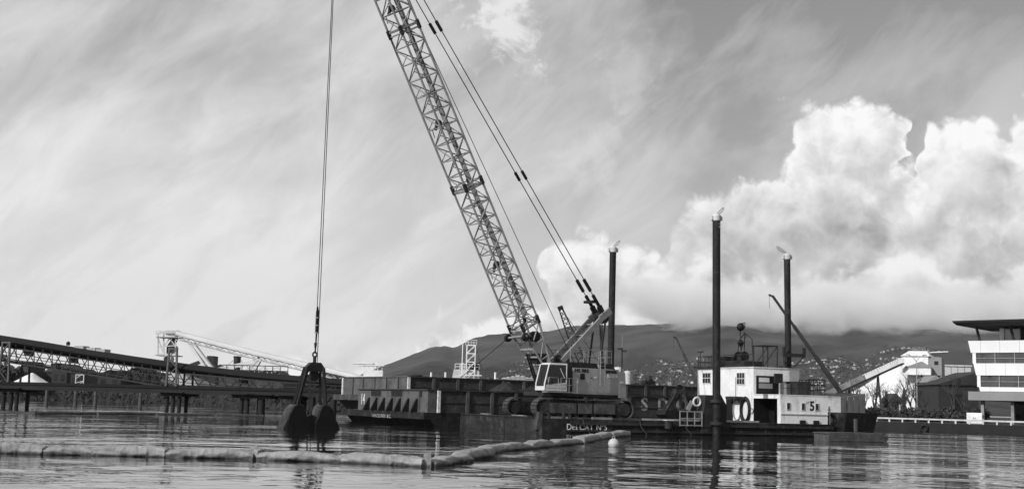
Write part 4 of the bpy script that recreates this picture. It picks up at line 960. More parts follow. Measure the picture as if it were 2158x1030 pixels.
# white raised gallery conveyor behind, with head house
wg = thing('gallery_conveyor', 'white tube-roofed gallery conveyor sloping down from a lattice head tower', 'conveyor')
def gy(px): return 310 - (px - 375) * .06
gpts = [(376, 703), (470, 727), (560, 749), (650, 770), (770, 799), (840, 815)]
gp = [at(x, y, gy(x)) for x, y in gpts]
for a, c in zip(gp, gp[1:]):
    d = (c - a).normalized(); s_ = Vector((0, 0, 1)).cross(d).normalized(); n_ = 10; vs = []
    for e in (a, c):
        for k in range(n_ + 1):
            th = PI * k / n_; vs.append(e + s_ * 1.1 * math.cos(th) + Vector((0, 0, .62 * math.sin(th) + .10)))
        vs += [e - s_ * 1.1 - Vector((0, 0, .32)), e + s_ * 1.1 - Vector((0, 0, .32))]
    m_ = n_ + 3; b = MB(); b.add(vs, [(k, (k + 1) % m_, m_ + (k + 1) % m_, m_ + k) for k in range(m_)] + [tuple(range(m_ - 1, -1, -1)), tuple(range(m_, 2 * m_))], False); b.build('gallery_shell', WGAL, wg)
    Lk = (c - a).length; kk = max(2, int(Lk / 1.7))
    for v in (-.9, .9):
        lo0, lo1 = a + s_ * v + Vector((0, 0, -1.5)), c + s_ * v + Vector((0, 0, -1.5)); up0, up1 = a + s_ * v + Vector((0, 0, -.45)), c + s_ * v + Vector((0, 0, -.45))
        beam('truss_chord', lo0, lo1, .16, .18, WGAL, wg)
        if v < 0: beam('walkway_edge', up0 - s_ * .5, up1 - s_ * .5, .5, .1, GALF, wg)
        for k in range(kk):
            f0, f1 = k / kk, (k + 1) / kk
            if k % 2: beam('truss_brace', lo0.lerp(lo1, f0), up0.lerp(up1, f1), .1, .1, WGAL, wg)
            else: beam('truss_brace', up0.lerp(up1, f0), lo0.lerp(lo1, f1), .1, .1, WGAL, wg)
for p0, p1, wd in (((400, 722), (436, 778), .7), ((408, 724), (449, 778), .7), ((537, 760), (450, 778), .45), ((540, 762), (466, 781), .45), ((546, 752), (519, 788), .55), ((550, 756), (530, 790), .6)):
    beam('support_leg', at(p0[0], p0[1], gy(p0[0]) - .5), at(p1[0], p1[1], gy(p1[0]) - 2 + (p0[0] % 3)), wd, wd, WGAL, wg)
def Y3(px, py, dy=0): return at(px, py, 310 + dy)
HW = [(331, 706), (374, 706)]
hl = Y3(332, 712); hr = Y3(373, 712)
for dy in (0, 4):
    for px in (333, 345, 370):
        a, c = Y3(px, 702, dy), Y3(px, 748, dy); beam('tower_post', c, a, .3, .3, WGAL, wg)
    for (x0_, y0_, x1_, y1_) in ((333, 710, 371, 709), (333, 730, 371, 728), (333, 746, 371, 745), (345, 730, 358, 712), (358, 712, 370, 730), (333, 712, 345, 746), (336, 700, 372, 699)):
        beam('tower_brace', Y3(x0_, y0_, dy), Y3(x1_, y1_, dy), .24, .24, WGAL, wg)
a = Y3(330, 747); c = Y3(374, 747); box('tower_floor', (a.x, c.x), (309, 315), (a.z - .25, a.z), GALV, wg)
a = Y3(331, 709); c = Y3(376, 709); box('tower_floor', (a.x, c.x), (309, 315), (a.z - .2, a.z), GALV, wg)
a = Y3(348, 705); c = Y3(372, 697); box('drive_house', (a.x, c.x), (310.5, 314), (a.z, c.z + .2), WGAL, wg)
a = Y3(349, 744); c = Y3(367, 728); box('hopper', (a.x, c.x), (310.6, 313.5), (a.z, c.z), DRK, wg)
beam('chute', Y3(371, 712, 1), Y3(356, 733, 1), 1.2, 1.2, HULLG, wg)
a = Y3(331, 703); c = Y3(373, 703); rail('tower_railing', [(a.x, 309.1, a.z - .4), (c.x, 309.1, a.z - .4)], 1.1, WGAL, wg, 1.0, .06)
q = Y3(352, 756, -3); tr = MB(); tr.lathe([(0, 0), (.95, 0), (1.0, .2), (1.0, 3.0), (0, 3.0)], (q.x, q.y, q.z), 20, 'Y'); tr.build('intake_drum', WGAL, wg)
MB().lathe([(0, 0), (.78, 0), (.78, .05), (0, .05)], (q.x, q.y - .06, q.z), 20, 'Y').build('intake_mouth', BLK, wg)
# pale rounded shed under the tower
q = Y3(375, 775, 6); sh = heap('bulk_mound', mat('grey bulk material', .4, .9, 0, .15, .3, 0, .3, 1.5), None, 0, 0, 0, 3.2, 9.5, 6, 5.0, rough=.05); sh.location = (q.x, q.y + 3, 4.4)
tag(sh, 'grey bulk mound under the gallery head tower', 'mound')
q = at(66, 803, 288); pl = heap('salt_pile', SALT, None, 0, 0, 0, 2.6, 4.3, 3.5, 3.3, rough=.08, conic=1.0); pl.location = (q.x, q.y, q.z - .5); tag(pl, 'small white salt pile seen under the dark conveyor', 'salt pile')

# sheds and plant behind the conveyor
def shed(name, label, cat, px0, px1, py0, py1, Y, dep, m, roof=None, rh=0.0, group=None, parts=()):
    a, c = at(px0, py1, Y), at(px1, py0, Y); wd = c.x - a.x; zb = 2.0
    t = thing(name, label, cat, ((a.x + c.x) / 2, Y, zb), 0, group)
    box('wall', (-wd / 2, wd / 2), (0, dep), (0, c.z - zb), m, t)
    if roof: MB().prism([(-wd / 2 - .3, c.z - zb), (wd / 2 + .3, c.z - zb), (0, c.z - zb + rh)], -.3, dep + .3).build('roof', roof, t)
    return t, wd, c.z - zb
t, wd, hh_ = shed('storage_shed', 'long dark storage shed with scalloped truss roof behind the jetty', 'shed', 460, 597, 796, 830, 262, 16, HULLG)
for k in range(5):
    xa = -wd / 2 + wd * k / 5
    MB().prism([(xa, hh_), (xa + wd / 5, hh_), (xa + wd / 10, hh_ + 1.5)], -.2, 12).build('roof_gable', GALF, t)
    for s in (0, 1): MB().torus(.9, .09, (xa + wd / 10 + (s - .5) * .3, -.5, hh_ + 1.2), 'Y', 18, 5).build('roof_hoop', CREAM, t) if s == 0 else None
rail('roof_truss', [(-wd / 2, -.6, hh_ + .4), (wd / 2 + 1, -.6, hh_ + .4)], 2.0, DRK, t, 1.6, .09)
t, wd, hh_ = shed('plant_building', 'dark plant building with stepped roof and inclined belt', 'building', 425, 455, 768, 820, 340, 10, DRK)
box('roof_house', (-wd * .3, wd * .25), (1, 6), (hh_ + .001, hh_ + 2.4), DRK, t); beam('inclined_belt', (-wd / 2 - 9, 3, hh_ - 2.2), (-wd / 2 + .5, 3, hh_ + 1.5), 1.4, .9, GALF, t)
a = at(498, 795, 330); c = at(498, 750, 330); ch = thing('chimney', 'slim dark steel chimney with guy wires above the sheds', 'chimney', (a.x, a.y, 2.0))
MB().tube([(0, 0, 0), (0, 0, c.z - 2)], [.95, .95], 16).build('stack', DRK, ch); MB().lathe([(.96, 0), (1.1, .05), (1.1, .3), (.96, .35)], (0, 0, c.z - 2.4), 16).build('rim', DRK, ch)
for s in (-1, 1): rod('guy_wire', (0, 0, c.z - 2.2), (s * 8, 0, 3), .05, DRK, ch)
for k, (a0, a1, b0_, b1_, Y, m, lb) in enumerate(((148, 172, 786, 812, 296, DRK, 'dark boxy transfer house beside the white lattice frame'), (205, 255, 790, 815, 292, DRK, 'long low dark shed behind the middle conveyor truss'), (44, 60, 770, 812, 325, HULLG, 'dark slim hopper house behind the salt pile'), (560, 625, 800, 830, 285, DRK, 'dark low hall behind the end of the gallery conveyor'), (108, 142, 776, 812, 300, DRK, 'dark narrow silo building behind the conveyor truss'), (262, 312, 784, 820, 300, DRK, 'dark square building behind the lower conveyor truss'), (92, 118, 784, 808, 330, GALF, 'grey lean-to shed beside the salt pile'),
                                              (312, 352, 794, 812, 330, WGAL, 'white low storage hall behind the conveyor support'), (385, 428, 778, 815, 350, GALF, 'grey hall under the white gallery legs'), (176, 200, 792, 812, 330, WGAL, 'white low hut beyond the jetty'),
                                              (620, 740, 796, 835, 300, GALF, 'long grey hall behind the hanging grab'))):
    t, wd, hh_ = shed('plant_building', lb, 'building', a0, a1, b0_, b1_, Y, 12, m, GAL if k % 2 else HULLG, 1.2)
    nn = max(2, int(wd / 3))
    for i in range(nn): box('window', (-wd / 2 + wd * (i + .25) / nn, -wd / 2 + wd * (i + .7) / nn), (-.06, -.002), (hh_ * .45, hh_ * .75), GLASS, t)
# small lattice sign frame
q = at(168, 798, 285); t = thing('sign_gantry', 'small white lattice frame standing on the left shore', 'gantry', (q.x, 285, 2.1))
hz = q.z - 2.1 + 1.0
for x in (-.9, .9): box('post', (x - .1, x + .1), (-.1, .1), (0, hz), WGAL, t)
for k in range(4): beam('brace', (-.9, 0, hz * k / 4), (.9, 0, hz * (k + (1 if k % 2 else -0) + .0) / 4 + .5), .14, .14, WGAL, t)
box('top_bar', (-1, 1), (-.1, .1), (hz - .15, hz + .05), WGAL, t)
# dark wooded bank at far left
def foliage(b, c, r, n_, leaf, flat=.8):
    for _ in range(n_):
        while True:
            v = Vector((random.uniform(-1, 1), random.uniform(-1, 1), random.uniform(-1, 1)))
            if v.length <= 1: break
        v *= (.55 + .45 * random.random()); p_ = Vector(c) + Vector((v.x * r[0], v.y * r[1], v.z * r[2]))
        a = Vector((random.gauss(0, 1), random.gauss(0, 1), random.gauss(0, 1))).normalized(); d = a.orthogonal().normalized(); s = leaf * random.uniform(.6, 1.4)
        b.add([p_ + a * s, p_ + d * s * .7, p_ - a * s, p_ - d * s * .7], [(0, 1, 2, 3)])
def tree(name, label, pt, h, r, m=LEAF, group=None, leaf=.35, n_=420, conic=False):
    t = thing(name, label, 'tree', pt, random.uniform(0, 360), group)
    tb = MB(); tb.tube([(0, 0, -.3), (.03 * h, 0, h * .45), (.01 * h, .02 * h, h * .8)], [h * .035, h * .022, h * .008], 8)
    for k in range(6):
        a = k * 2.4; z = h * (.35 + .07 * k); tb.tube([(0, 0, z), (math.cos(a) * r * .6, math.sin(a) * r * .6, z + h * .15)], [h * .012, h * .004], 6)
    tb.build('trunk', BARK, t)
    cb = MB()
    if conic:
        for k in range(14):
            f = k / 13; foliage(cb, (0, 0, h * (.12 + .85 * f)), (r * (1 - f * .93), r * (1 - f * .93), h * .06), int(n_ / 14 * (1.6 - 1.2 * f)), leaf)
    else:
        for k in range(11):
            a = random.uniform(0, 6.28); q = random.uniform(.1, .7) * r
            foliage(cb, (math.cos(a) * q, math.sin(a) * q, h * random.uniform(.42, .86)), (r * .48, r * .48, h * .17), n_ // 11, leaf)
    cb.build('crown', m, t); return t
for k in range(9):
    px = 2 + k * 8 + random.uniform(-3, 3); q = at(px, 790, 318 + 8 * (k % 3)); tree('shore_tree', 'dark leafy tree in the clump on the bank beneath the high end of the conveyor', (q.x, q.y, 2.0), random.uniform(5.5, 8.5) * (1 - .05 * k), random.uniform(2.4, 3.2), group='trees on the bank beneath the conveyor', n_=300, leaf=.5)
# riprap along the left shore
b = MB(); coast = [(-160, 300), (-93, 284), (-62, 255), (-46, 222), (-30, 200), (-14, 196), (-4, 215)]
for (xa, ya), (xb, yb) in zip(coast, coast[1:]):
    L = math.hypot(xb - xa, yb - ya)
    for _ in range(int(L * 14)):
        f = random.random(); g = random.random(); x, y = xa + (xb - xa) * f, ya + (yb - ya) * f + g * 3.2; z = -.3 + g * 2.7; s = random.uniform(.25, .75)
        e = Matrix.Rotation(random.uniform(0, 6), 3, Vector((random.random(), random.random(), random.random() + .1)).normalized())
        b.add([Vector((x, y, z)) + e @ Vector((i * s * random.uniform(.5, 1), j * s * random.uniform(.5, 1), k * s * random.uniform(.4, .8))) for k in (-1, 1) for j in (-1, 1) for i in (-1, 1)],
              [(0, 2, 3, 1), (4, 5, 7, 6), (0, 1, 5, 4), (2, 6, 7, 3), (0, 4, 6, 2), (1, 3, 7, 5)])
o = b.build('riprap', ROCK); o['kind'] = 'stuff'; o['label'] = 'broken stone riprap along the left shore'; o['category'] = 'rocks'

# ------------------------------------------------------------------ craft and cranes beyond the barges
q = at(782, 800, 240)
bt = thing('workboat', 'white workboat superstructure with two masts beyond the barges', 'boat', (q.x, 240, 0))
MB().hexa([(-4.5, -1.6, -.4), (4, -1.6, -.4), (4, 1.6, -.4), (-4.5, 1.6, -.4), (-6, -2, 2.6), (4.5, -2, 2.2), (4.5, 2, 2.2), (-6, 2, 2.6)]).build('hull', BIN, bt)
box('main_cabin', (-2.0, 2.2), (-1.5, 1.5), (2.3, 6.1), WHITE, bt); box('bridge', (-1.4, 2.3), (-1.2, 1.2), (6.101, 7.6), WHITE, bt); box('bridge_roof', (-2.4, 2.5), (-1.5, 1.5), (8.4, 8.6), WHITE, bt)
for k in range(5): box('bridge_post', (-1.3 + k * .85, -1.2 + k * .85), (-1.2, -1.1), (7.601, 8.4), WHITE, bt)
box('bridge_deck', (-3.6, .4), (-1.6, 1.6), (8.7, 8.95), WHITE, bt)
for k in range(4): box('window', (-1.6 + k * .95, -1.0 + k * .95), (-1.56, -1.502), (4.6, 5.4), GLASS, bt)
a = at(768, 762, 240); rod('mast', (a.x - q.x, 0, 8.6), (a.x - q.x, 0, a.z), .12, WHITE, bt); a = at(795, 764, 240); rod('mast', (a.x - q.x, 0, 8.0), (a.x - q.x, 0, a.z), .12, WHITE, bt); rod('mast_stay', (a.x - q.x, 0, a.z), (a.x - q.x - 1.0, 0, 8.6), .05, WHITE, bt)
# derrick barge
q = at(985, 800, 205); db = thing('derrick_barge', 'pale derrick barge with white lattice tower beyond the hopper barges', 'derrick barge', (q.x, 205, 0))
box('hull', (-6, 5), (-3, 6), (-.5, 2.2), HULLG, db)
def dl(px, py): a = at(px, py, 205); return a.x - q.x, a.z
x0, z0 = dl(945, 800); x1, z1 = dl(957, 778); x2, _z = dl(1010, 778)
MB().prism([(x0, 2.2), (x2, 2.2), (x2, z1), (x1, z1)], -1, 5).build('house', CREAM, db)
box('machine_house', (dl(985, 770)[0], x2), (.0, 4), (z1 + .002, z1 + 1.2), DRK, db)
ta, tb_ = dl(983, 790), dl(1001, 790); tt = dl(992, 728)[1]
for x in (ta[0], tb_[0]):
    for y in (-2.6, -1.2): box('tower_leg', (x - .08, x + .08), (y - .08, y + .08), (2.2, tt), WHITE, db)
for k in range(6):
    za, zb = 3 + (tt - 3) * k / 6, 3 + (tt - 3) * (k + 1) / 6
    for y in (-2.6, -1.2):
        beam('tower_brace', (ta[0], y, za), (tb_[0], y, zb), .11, .11, WHITE, db); beam('tower_brace', (ta[0], y, zb), (tb_[0], y, zb), .12, .12, WHITE, db)
rail('house_railing', [(x1 + .2, -1.1, z1), (x2, -1.1, z1)], .9, WHITE, db, .8, .05); rail('tower_railing', [(ta[0] - .2, -2.6, tt), (tb_[0] + .2, -2.6, tt)], .8, WHITE, db, .5, .04)
box('ladder', (ta[0] - .75, ta[0] - .6), (-2.7, -2.5), (tt - 6, tt + .8), WHITE, db); rod('tower_rope', (tb_[0], -1.5, tt), (tb_[0] + 1.2, -1.5, z1), .04, ROPE, db)
MB().lathe([(0, 0), (.3, 0), (.3, 1.0), (.2, 1.1), (0, 1.1)], (dl(975, 770)[0], -.5, z1), 12).build('vent', CREAM, db)
box('lower_rail', (dl(968, 790)[0], x2 + .5), (-3.1, -2.9), (dl(990, 792)[1], dl(990, 790)[1]), WHITE, db)
for px in (909, 939, 1044):
    a = at(px, 784, 190); t = thing('marker_pile', 'white-topped marker pile standing behind the hopper barges', 'pile', (a.x, 190, 0), 0, 'marker piles behind the hopper barges')
    rod('pile', (0, 0, -2), (0, 0, a.z - 1.2), .16, WOOD, t); rod('painted_top', (0, 0, a.z - 1.2), (0, 0, a.z), .165, WHITE, t)
# distant lattice crane
q0, q1 = at(1262, 830, 185), at(1180, 646, 185)
lc = thing('lattice_crane', 'dark lattice crane jib rising beyond the crane gantry', 'crane', (q0.x, 185, 2.0))
top = Vector((q1.x - q0.x, 0, q1.z - 2)); d = top.normalized(); s_ = Vector((0, 1, 0)); up_ = s_.cross(d)
def lcp(f, i):
    w_ = .55 * (1 - .55 * max(0, (f - .7) / .3)) * min(1, .35 + f * 3); return top * f + s_ * w_ * (-1, 1, 1, -1)[i] * .7 + up_ * w_ * (-1, -1, 1, 1)[i]
for i in range(4): rod('chord', lcp(0, i), lcp(.7, i), .09, DRK, lc); rod('chord', lcp(.7, i), lcp(1, i), .09, DRK, lc)
for k in range(20):
    for i in range(4): rod('brace', lcp(k / 20, i), lcp((k + 1) / 20, (i + 1) % 4), .05, DRK, lc)
beam('jib_head', top * .97, top * 1.005, .7, .8, BLK, lc); box('machinery', (-1.5, 3), (-1.5, 1.5), (0, 3), DRK, lc); box('hull', (-5, 6), (-3, 3), (-2.4, -.01), HULL, lc)
rod('jib_stay', top, Vector((2.5, 0, 3)), .04, ROPE, lc)
# telescopic crane jibs
for (b0x, b0y, tx_, ty_, Y, lb, w0) in ((1478, 826, 1425, 711, 190, 'dark telescopic jib leaning up behind the lettered barge', .42), (1776, 832, 1628, 623, 150, 'long grey telescopic jib rising behind the spud at the deckhouse', .42)):
    a, c = at(b0x, b0y, Y), at(tx_, ty_, Y); t = thing('telescopic_crane', lb, 'crane', (a.x, Y, a.z)); v = c - a
    for k, (f0, f1) in enumerate(((0, .38), (.36, .70), (.68, 1.0))): beam('jib_section', v * f0, v * f1, w0 * (1 - .22 * k), w0 * (1.1 - .22 * k), HULLG if Y > 160 else GALF, t)
    beam('jib_head', v * .99, v * 1.0 + Vector((-.45, 0, .12)), .22, .22, DRK, t); rod('hook_line', v + Vector((-.4, 0, .1)), v + Vector((-.35, 0, -1.6)), .02, ROPE, t)
    box('turret', (-.7, 1.0), (-.7, .7), (-1.4, .25), DRK, t); box('pedestal', (-.45, .45), (-.45, .45), (-a.z - 1, -1.4), DRK, t)
# light mast behind crane
a, c = at(1310, 800, 170), at(1309, 732, 170)
t = thing('light_mast', 'thin dark light mast behind the crane counterweight', 'mast', (a.x, 170, 0)); rod('pole', (0, 0, -1), (0, 0, c.z), .1, DRK, t); rod('whip_aerial', (0, 0, c.z), (0, 0, c.z + 1.7), .03, GALV, t)
box('lamp_head', (-.6, -.15), (-.15, .15), (c.z - .3, c.z - .05), DRK, t); box('lamp_head', (.1, .6), (-.15, .15), (c.z - .6, c.z - .35), DRK, t)
# pale storage silos beside it
for px, w_ in ((1302, 1.1), (1322, .8)):
    a, c = at(px, 800, 260), at(px, 772 if px < 1310 else 780, 260); t = thing('silo', 'pale tall tank behind the crane counterweight', 'silo', (a.x, 260, 0), 0, 'pale tanks behind the crane'); MB().lathe([(0, -1), (w_, -1), (w_, c.z - .6), (w_ * .8, c.z - .2), (0, c.z)], n=16).build('shell', WGAL, t); MB().lathe([(w_ + .002, 0), (w_ + .06, .05), (w_ + .06, .2), (w_ + .002, .25)], (0, 0, c.z * .6), 16).build('band', WGAL, t)
# pale waterfront roofs far behind the barges
for k in range(9):
    px = 1062 + k * 9.5; a = at(px, 795 + random.uniform(-3, 3), 900)
    t = thing('waterfront_shed', 'small pale-roofed waterfront shed under the hillside town', 'shed', (a.x, 900, 0), random.uniform(-10, 10), 'waterfront sheds under the hillside town')
    box('wall', (-1.8, 1.8), (-3, 3), (-1, a.z), HOUSE[1], t); MB().prism([(-2.0, a.z), (2.0, a.z), (0, a.z + 1.0)], -3.3, 3.3).build('roof', HOUSE[0], t)
# dark trees on the far bank seen over the lettered barge
TREES = []
for k in range(12):
    px = 1318 + k * 7.4 + random.uniform(-2, 2); a = at(px, 812, 520); h = {5: 8, 6: 9, 7: 9, 8: 7.5}.get(k, random.uniform(4, 7)); tree('far_tree', 'dark rounded tree in the clump seen over the lettered barge rim', (a.x, 520 + 6 * (k % 3), 0), h + 6, random.uniform(3.2, 4.4), group='trees over the lettered barge rim', leaf=.8, n_=330)
for k in range(16):
    px = 880 + k * 29 + random.uniform(-8, 8)
    if 1310 < px < 1400: continue
    a = at(px, 800, 760); tree('far_tree', 'small dark tree in the low row along the far shore', (a.x, 760, 0), random.uniform(11, 15), random.uniform(3.5, 5.5), group='low tree row along the far shore', leaf=1.0, n_=160)

# ------------------------------------------------------------------ right shore: quay, office, conveyor tower
qa, qb = wat(1850, 905), wat(2158, 915)
Q = Fr(qa[:2], math.degrees(math.atan2(qb.y - qa.y, qb.x - qa.x)))
land = MB(); land.box((-12, 70), (0, 4), (-1.5, .98)); o = land.build('quay', CONCD); o.location = Q.o; o.rotation_euler = (0, 0, Q.yaw); o['kind'] = 'structure'
me = MB(); pts = [Q.wld(-12, 4, 0), Q.wld(70, 4, 0), Vector((420, 120, 0)), Vector((620, 700, 0)), Vector((40, 700, 0)), Vector((30, 300, 0))]
me.add([(v.x, v.y, .975) for v in pts], [tuple(range(6))]); me.add([(v.x, v.y, -1.5) for v in pts] + [(v.x, v.y, .975) for v in pts], [(i, (i + 1) % 6, 6 + (i + 1) % 6, 6 + i) for i in range(6)]); o = me.build('quay_ground', LAND); o['kind'] = 'structure'
bl = thing('bull_rail', 'pale low timber bull rail on blocks along the quay edge', 'rail', Q.o, math.degrees(Q.yaw))
for k in range(20): box('rail_timber', (-11 + k * 3.6, -11 + k * 3.6 + 3.56), (.25, .5), (1.32, 1.50), CREAM, bl)
for k in range(48): box('rail_block', (-10.8 + k * 1.5, -10.62 + k * 1.5), (.28, .47), (.981, 1.319), CREAM, bl)
for k in range(1):
    q = Q.onv(1948, 893, 0); MB().torus(.36, .15, (0, 0, 0), 'Y', 20, 8).build('tyre', BLK, None)
    o = bpy.data.objects[-1] if False else [x for x in COL.objects if x.name.startswith('tyre')][-1]
    o.location = Q.wld(q.x, -.15, .38); o.rotation_euler = (0, 0, Q.yaw); tag(o, 'black tyre fender hung on the quay wall', 'tyre')
a = at(2054, 888, 146); eb = thing('switch_box', 'white twin-door electrical cabinet on the quay behind the bull rail', 'cabinet', (a.x, 146, .98), -25)
box('cabinet', (-.85, .85), (-.3, .5), (.08, 1.32), WHITE, eb); box('plinth', (-.8, .8), (-.25, .45), (0, .079), CONC, eb)
for x in (-.42, .42): d_ = box('door', (x - .38, x + .38), (-.33, -.302), (.16, 1.25), WHITE, eb); under(box('handle', (x * .2 - .03, x * .2 + .03), (-.36, -.331), (.6, .8), DRK, eb), d_)
box('side_meter', (.851, 1.0), (-.1, .2), (.7, 1.1), DRK, eb)
# office
OF = Fr(at(2045, 850, 168)[:2], -40)
of = thing('office_building', 'modern white office building with banded windows and a flat oversailing roof', 'building', (OF.o.x, OF.o.y, 0), -40)
zf = lambda py: OF.ont(2046, py, 0).z
def zy(py): return EYE + (874.2 - py) / FPX * 168
def oband(name, py1, py0, xs, m, yin=0.0, parent=of): return box(name, (xs, 24), (yin, 13), (zy(py1), zy(py0) - .004), m, parent)
# outward-leaning left edge: each band starts a little farther in towards the ground
def slab(name, py1, py0, xa, xb, m, y=0.0):
    return MB().hexa([(xa, y, zy(py1)), (24, y, zy(py1)), (24, 13, zy(py1)), (xa, 13, zy(py1)), (xb, y, zy(py0) - .004), (24, y, zy(py0) - .004), (24, 13, zy(py0) - .004), (xb, 13, zy(py0) - .004)]).build(name, m, of)
slab('parapet_band', 744, 719, .2, -.15, OFFW); slab('spandrel_band', 791, 766, .85, .5, OFFW); slab('spandrel_band', 824, 815, 1.35, 1.2, OFFW)
slab('glazing_core', 766, 744, .75, .45, BLK, .5); slab('glazing_core', 815, 791, 1.4, 1.1, BLK, .5)
OGL = mat('office window glass', .05, .06, 0, .5, .5, spec=1.0)
for (pa, pb, xs) in ((766, 744, .6), (815, 791, 1.15)):
    za, zb = zy(pa), zy(pb) - .005
    box('end_jamb', (xs - .2, xs + .25), (.05, .49), (za, zb), OFFW, of)
    nb = 9; xs += .25; wv = (23.9 - xs) / nb
    for k in range(nb):
        x0 = xs + k * wv
        f = box('window', (x0 + wv - .09, x0 + wv), (.12, .49), (za, zb), GALV, of)
        for j, (f0, f1) in enumerate(((0, .45), (.49, 1))):
            under(box('pane', (x0 + .01, x0 + wv - .1), (.3, .34), (za + (zb - za) * f0 + .02, za + (zb - za) * f1 - .02), OGL, of), f)
        under(box('transom', (x0, x0 + wv - .091), (.15, .45), (za + (zb - za) * .45, za + (zb - za) * .49), GALV, of), f)
for pa_, pb_, xs_ in ((744, 719, .3), (791, 766, .95)):
    for k in range(9): box('panel_joint', (xs_ + 1.2 + k * 2.55, xs_ + 1.23 + k * 2.55), (-.012, -.002), (zy(pa_), zy(pb_) - .01), OFFG, of)
slab('canopy_band', 843, 825, .3, .3, OFFG, -1.6)
box('ground_core', (4.5, 24), (3.0, 12), (.98, zy(843) - .01), HULLG, of)
for k in range(6): c_ = box('column', (1.6 + k * 3.9, 2.0 + k * 3.9), (-.6, -.2), (.98, zy(843) - .005), CONC, of)
for k in range(5): box('shopfront', (5 + k * 3.7, 8.2 + k * 3.7), (2.9, 2.998), (1.2, zy(843) - .4), GLASS, of)
# top pavilion and roof
box('pavilion_core', (3.4, 24), (3.0, 12), (zy(719), zy(690)), BLK, of)
for k in range(8):
    x = 3.2 + k * 2.6; box('pavilion_mullion', (x, x + (.55 if k in (0, 2) else .1)), (2.7, 2.99), (zy(719), zy(691)), OFFW if k in (0, 2) else GALV, of); box('pavilion_pane', (x + .56, x + 2.58), (2.92, 2.998), (zy(719), zy(692)), mat('pale glazing', .25, .05, 0, .2, .6, spec=.9), of)
for k, x in enumerate((.9, 5.4, 10, 15)): beam('raking_column', (x + .35, .6, zy(719)), (x, .3, zy(689)), .28, .28, DRK, of)
MB().hexa([(-1.0, -1.8, zy(688)), (24, -1.8, zy(688)), (24, 14, zy(688)), (-1.0, 12, zy(688)), (-1.3, -2.3, zy(683)), (24, -2.3, zy(681)), (24, 14.5, zy(681)), (-1.3, 12.5, zy(683))]).build('roof', OFFR, of)
MB().hexa([(-1.3, -2.3, zy(683) + .003), (24, -2.3, zy(681) + .003), (24, 14.5, zy(681) + .003), (-1.3, 12.5, zy(683) + .003), (-1.4, -2.4, zy(679)), (24, -2.4, zy(677)), (24, 14.6, zy(677)), (-1.4, 12.6, zy(679))]).build('roof_fascia', OFFR, of)
# conveyor tower with inclined gallery and white stockpile
TY = 285
def T(px, py, dy=0): return at(px, py, TY + dy)
ct = thing('conveyor_tower', 'pale sheeted conveyor tower with gabled top house at the head of a sloping gallery', 'tower', (T(1935, 850).x, TY, .98), -25)
CT = Fr(T(1935, 850)[:2], -25)
s_ct = lambda px, py, v=0: CT.onv(px, py, v)
def zc(py, px=1930): return CT.onv(px, py, 0).z - .98
xa, xb, xc = s_ct(1902, 800).x, s_ct(1957, 800).x, s_ct(1975, 800).x
sb = zc(750); rt = zc(738)
MB().prism([(xa, zc(785)), (xb, zc(785)), (xb, sb), (xa, sb)], 0, 7).build('top_house', WHITE, ct)
MB().prism([(xb + .01, zc(790)), (xc + 1, zc(790)), (xc + 1, zc(752)), (xb + .01, sb - .01)], .3, 6.8).build('top_annex', OFFG, ct)
MB().hexa([(xa - .4, -.4, sb), (xb + .4, -.4, sb), (xb + .4, 7.4, sb), (xa - .4, 7.4, sb), (xa + 1.2, 2.5, rt), (xb - .5, 2.5, rt), (xb - .5, 4.6, rt), (xa + 1.2, 4.6, rt)]).build('roof', WHITE, ct)
MB().prism([(s_ct(1909, 800).x, zc(775)), (xb + 1.0, zc(775)), (xb - 1.2, zc(762))], -3, -.01).build('lean_to_roof', OFFG, ct)
box('lean_to', (s_ct(1910, 800).x, xb + .8), (-2.8, -.012), (zc(790), zc(775) - .01), WHITE, ct)
box('shaft', (s_ct(1912, 800).x, s_ct(1940, 800).x), (.2, 6.5), (0, zc(785) - .01), WHITE, ct)
box('shaft', (s_ct(1940, 800).x + .01, xb + .3), (.5, 6.5), (0, zc(790) - .02), HULLG, ct)
box('dark_shaft', (xb + .31, xc), (.6, 6.4), (0, zc(790) - .02), DRK, ct)
box('hatch', (xc - .6, xc + .3), (.27, .298), (zc(768), zc(760)), BLK, ct); rod('jib_beam', (xb, 3, zc(741)), (xc + 2.2, 3, zc(739)), .12, WHITE, ct)
rail('roof_rail', [(xa + 2, 3, rt), (xb - 1, 3, rt)], .8, GALV, ct, 1.2, .05)
g0, g1 = T(1738, 832, -2), T(1903, 757, -2); dv = g1 - g0
for k in range(6):
    a, c = g0 + dv * (k / 6), g0 + dv * ((k + 1) / 6 - .004); ap = CT.loc(a) - Vector((0, 0, .98)); cp_ = CT.loc(c) - Vector((0, 0, .98))
    beam('gallery_wall', ap, cp_, 2.2, 1.0, WHITE if k > 2 else CONC, ct); beam('gallery_soffit', ap + Vector((0, 0, -.9)), cp_ + Vector((0, 0, -.9)), 2.3, .3, DRK, ct)
    for j in range(5):
        f0, f1 = j / 5 + .03, j / 5 + .14; beam('gallery_window', ap.lerp(cp_, f0) + Vector((0, -1.13, .22)), ap.lerp(cp_, f1) + Vector((0, -1.13, .22)), .05, .34, BLK, ct)
for px in (1790, 1850):
    f = (px - 1738) / 165; a = CT.loc(g0 + dv * f); beam('gallery_leg', Vector((a.x - .8, a.y, 0)), Vector((a.x, a.y, a.z - 2.2)), .4, .4, GALF, ct); beam('gallery_leg', Vector((a.x + .8, a.y, 0)), Vector((a.x, a.y, a.z - 2.2)), .4, .4, GALF, ct)
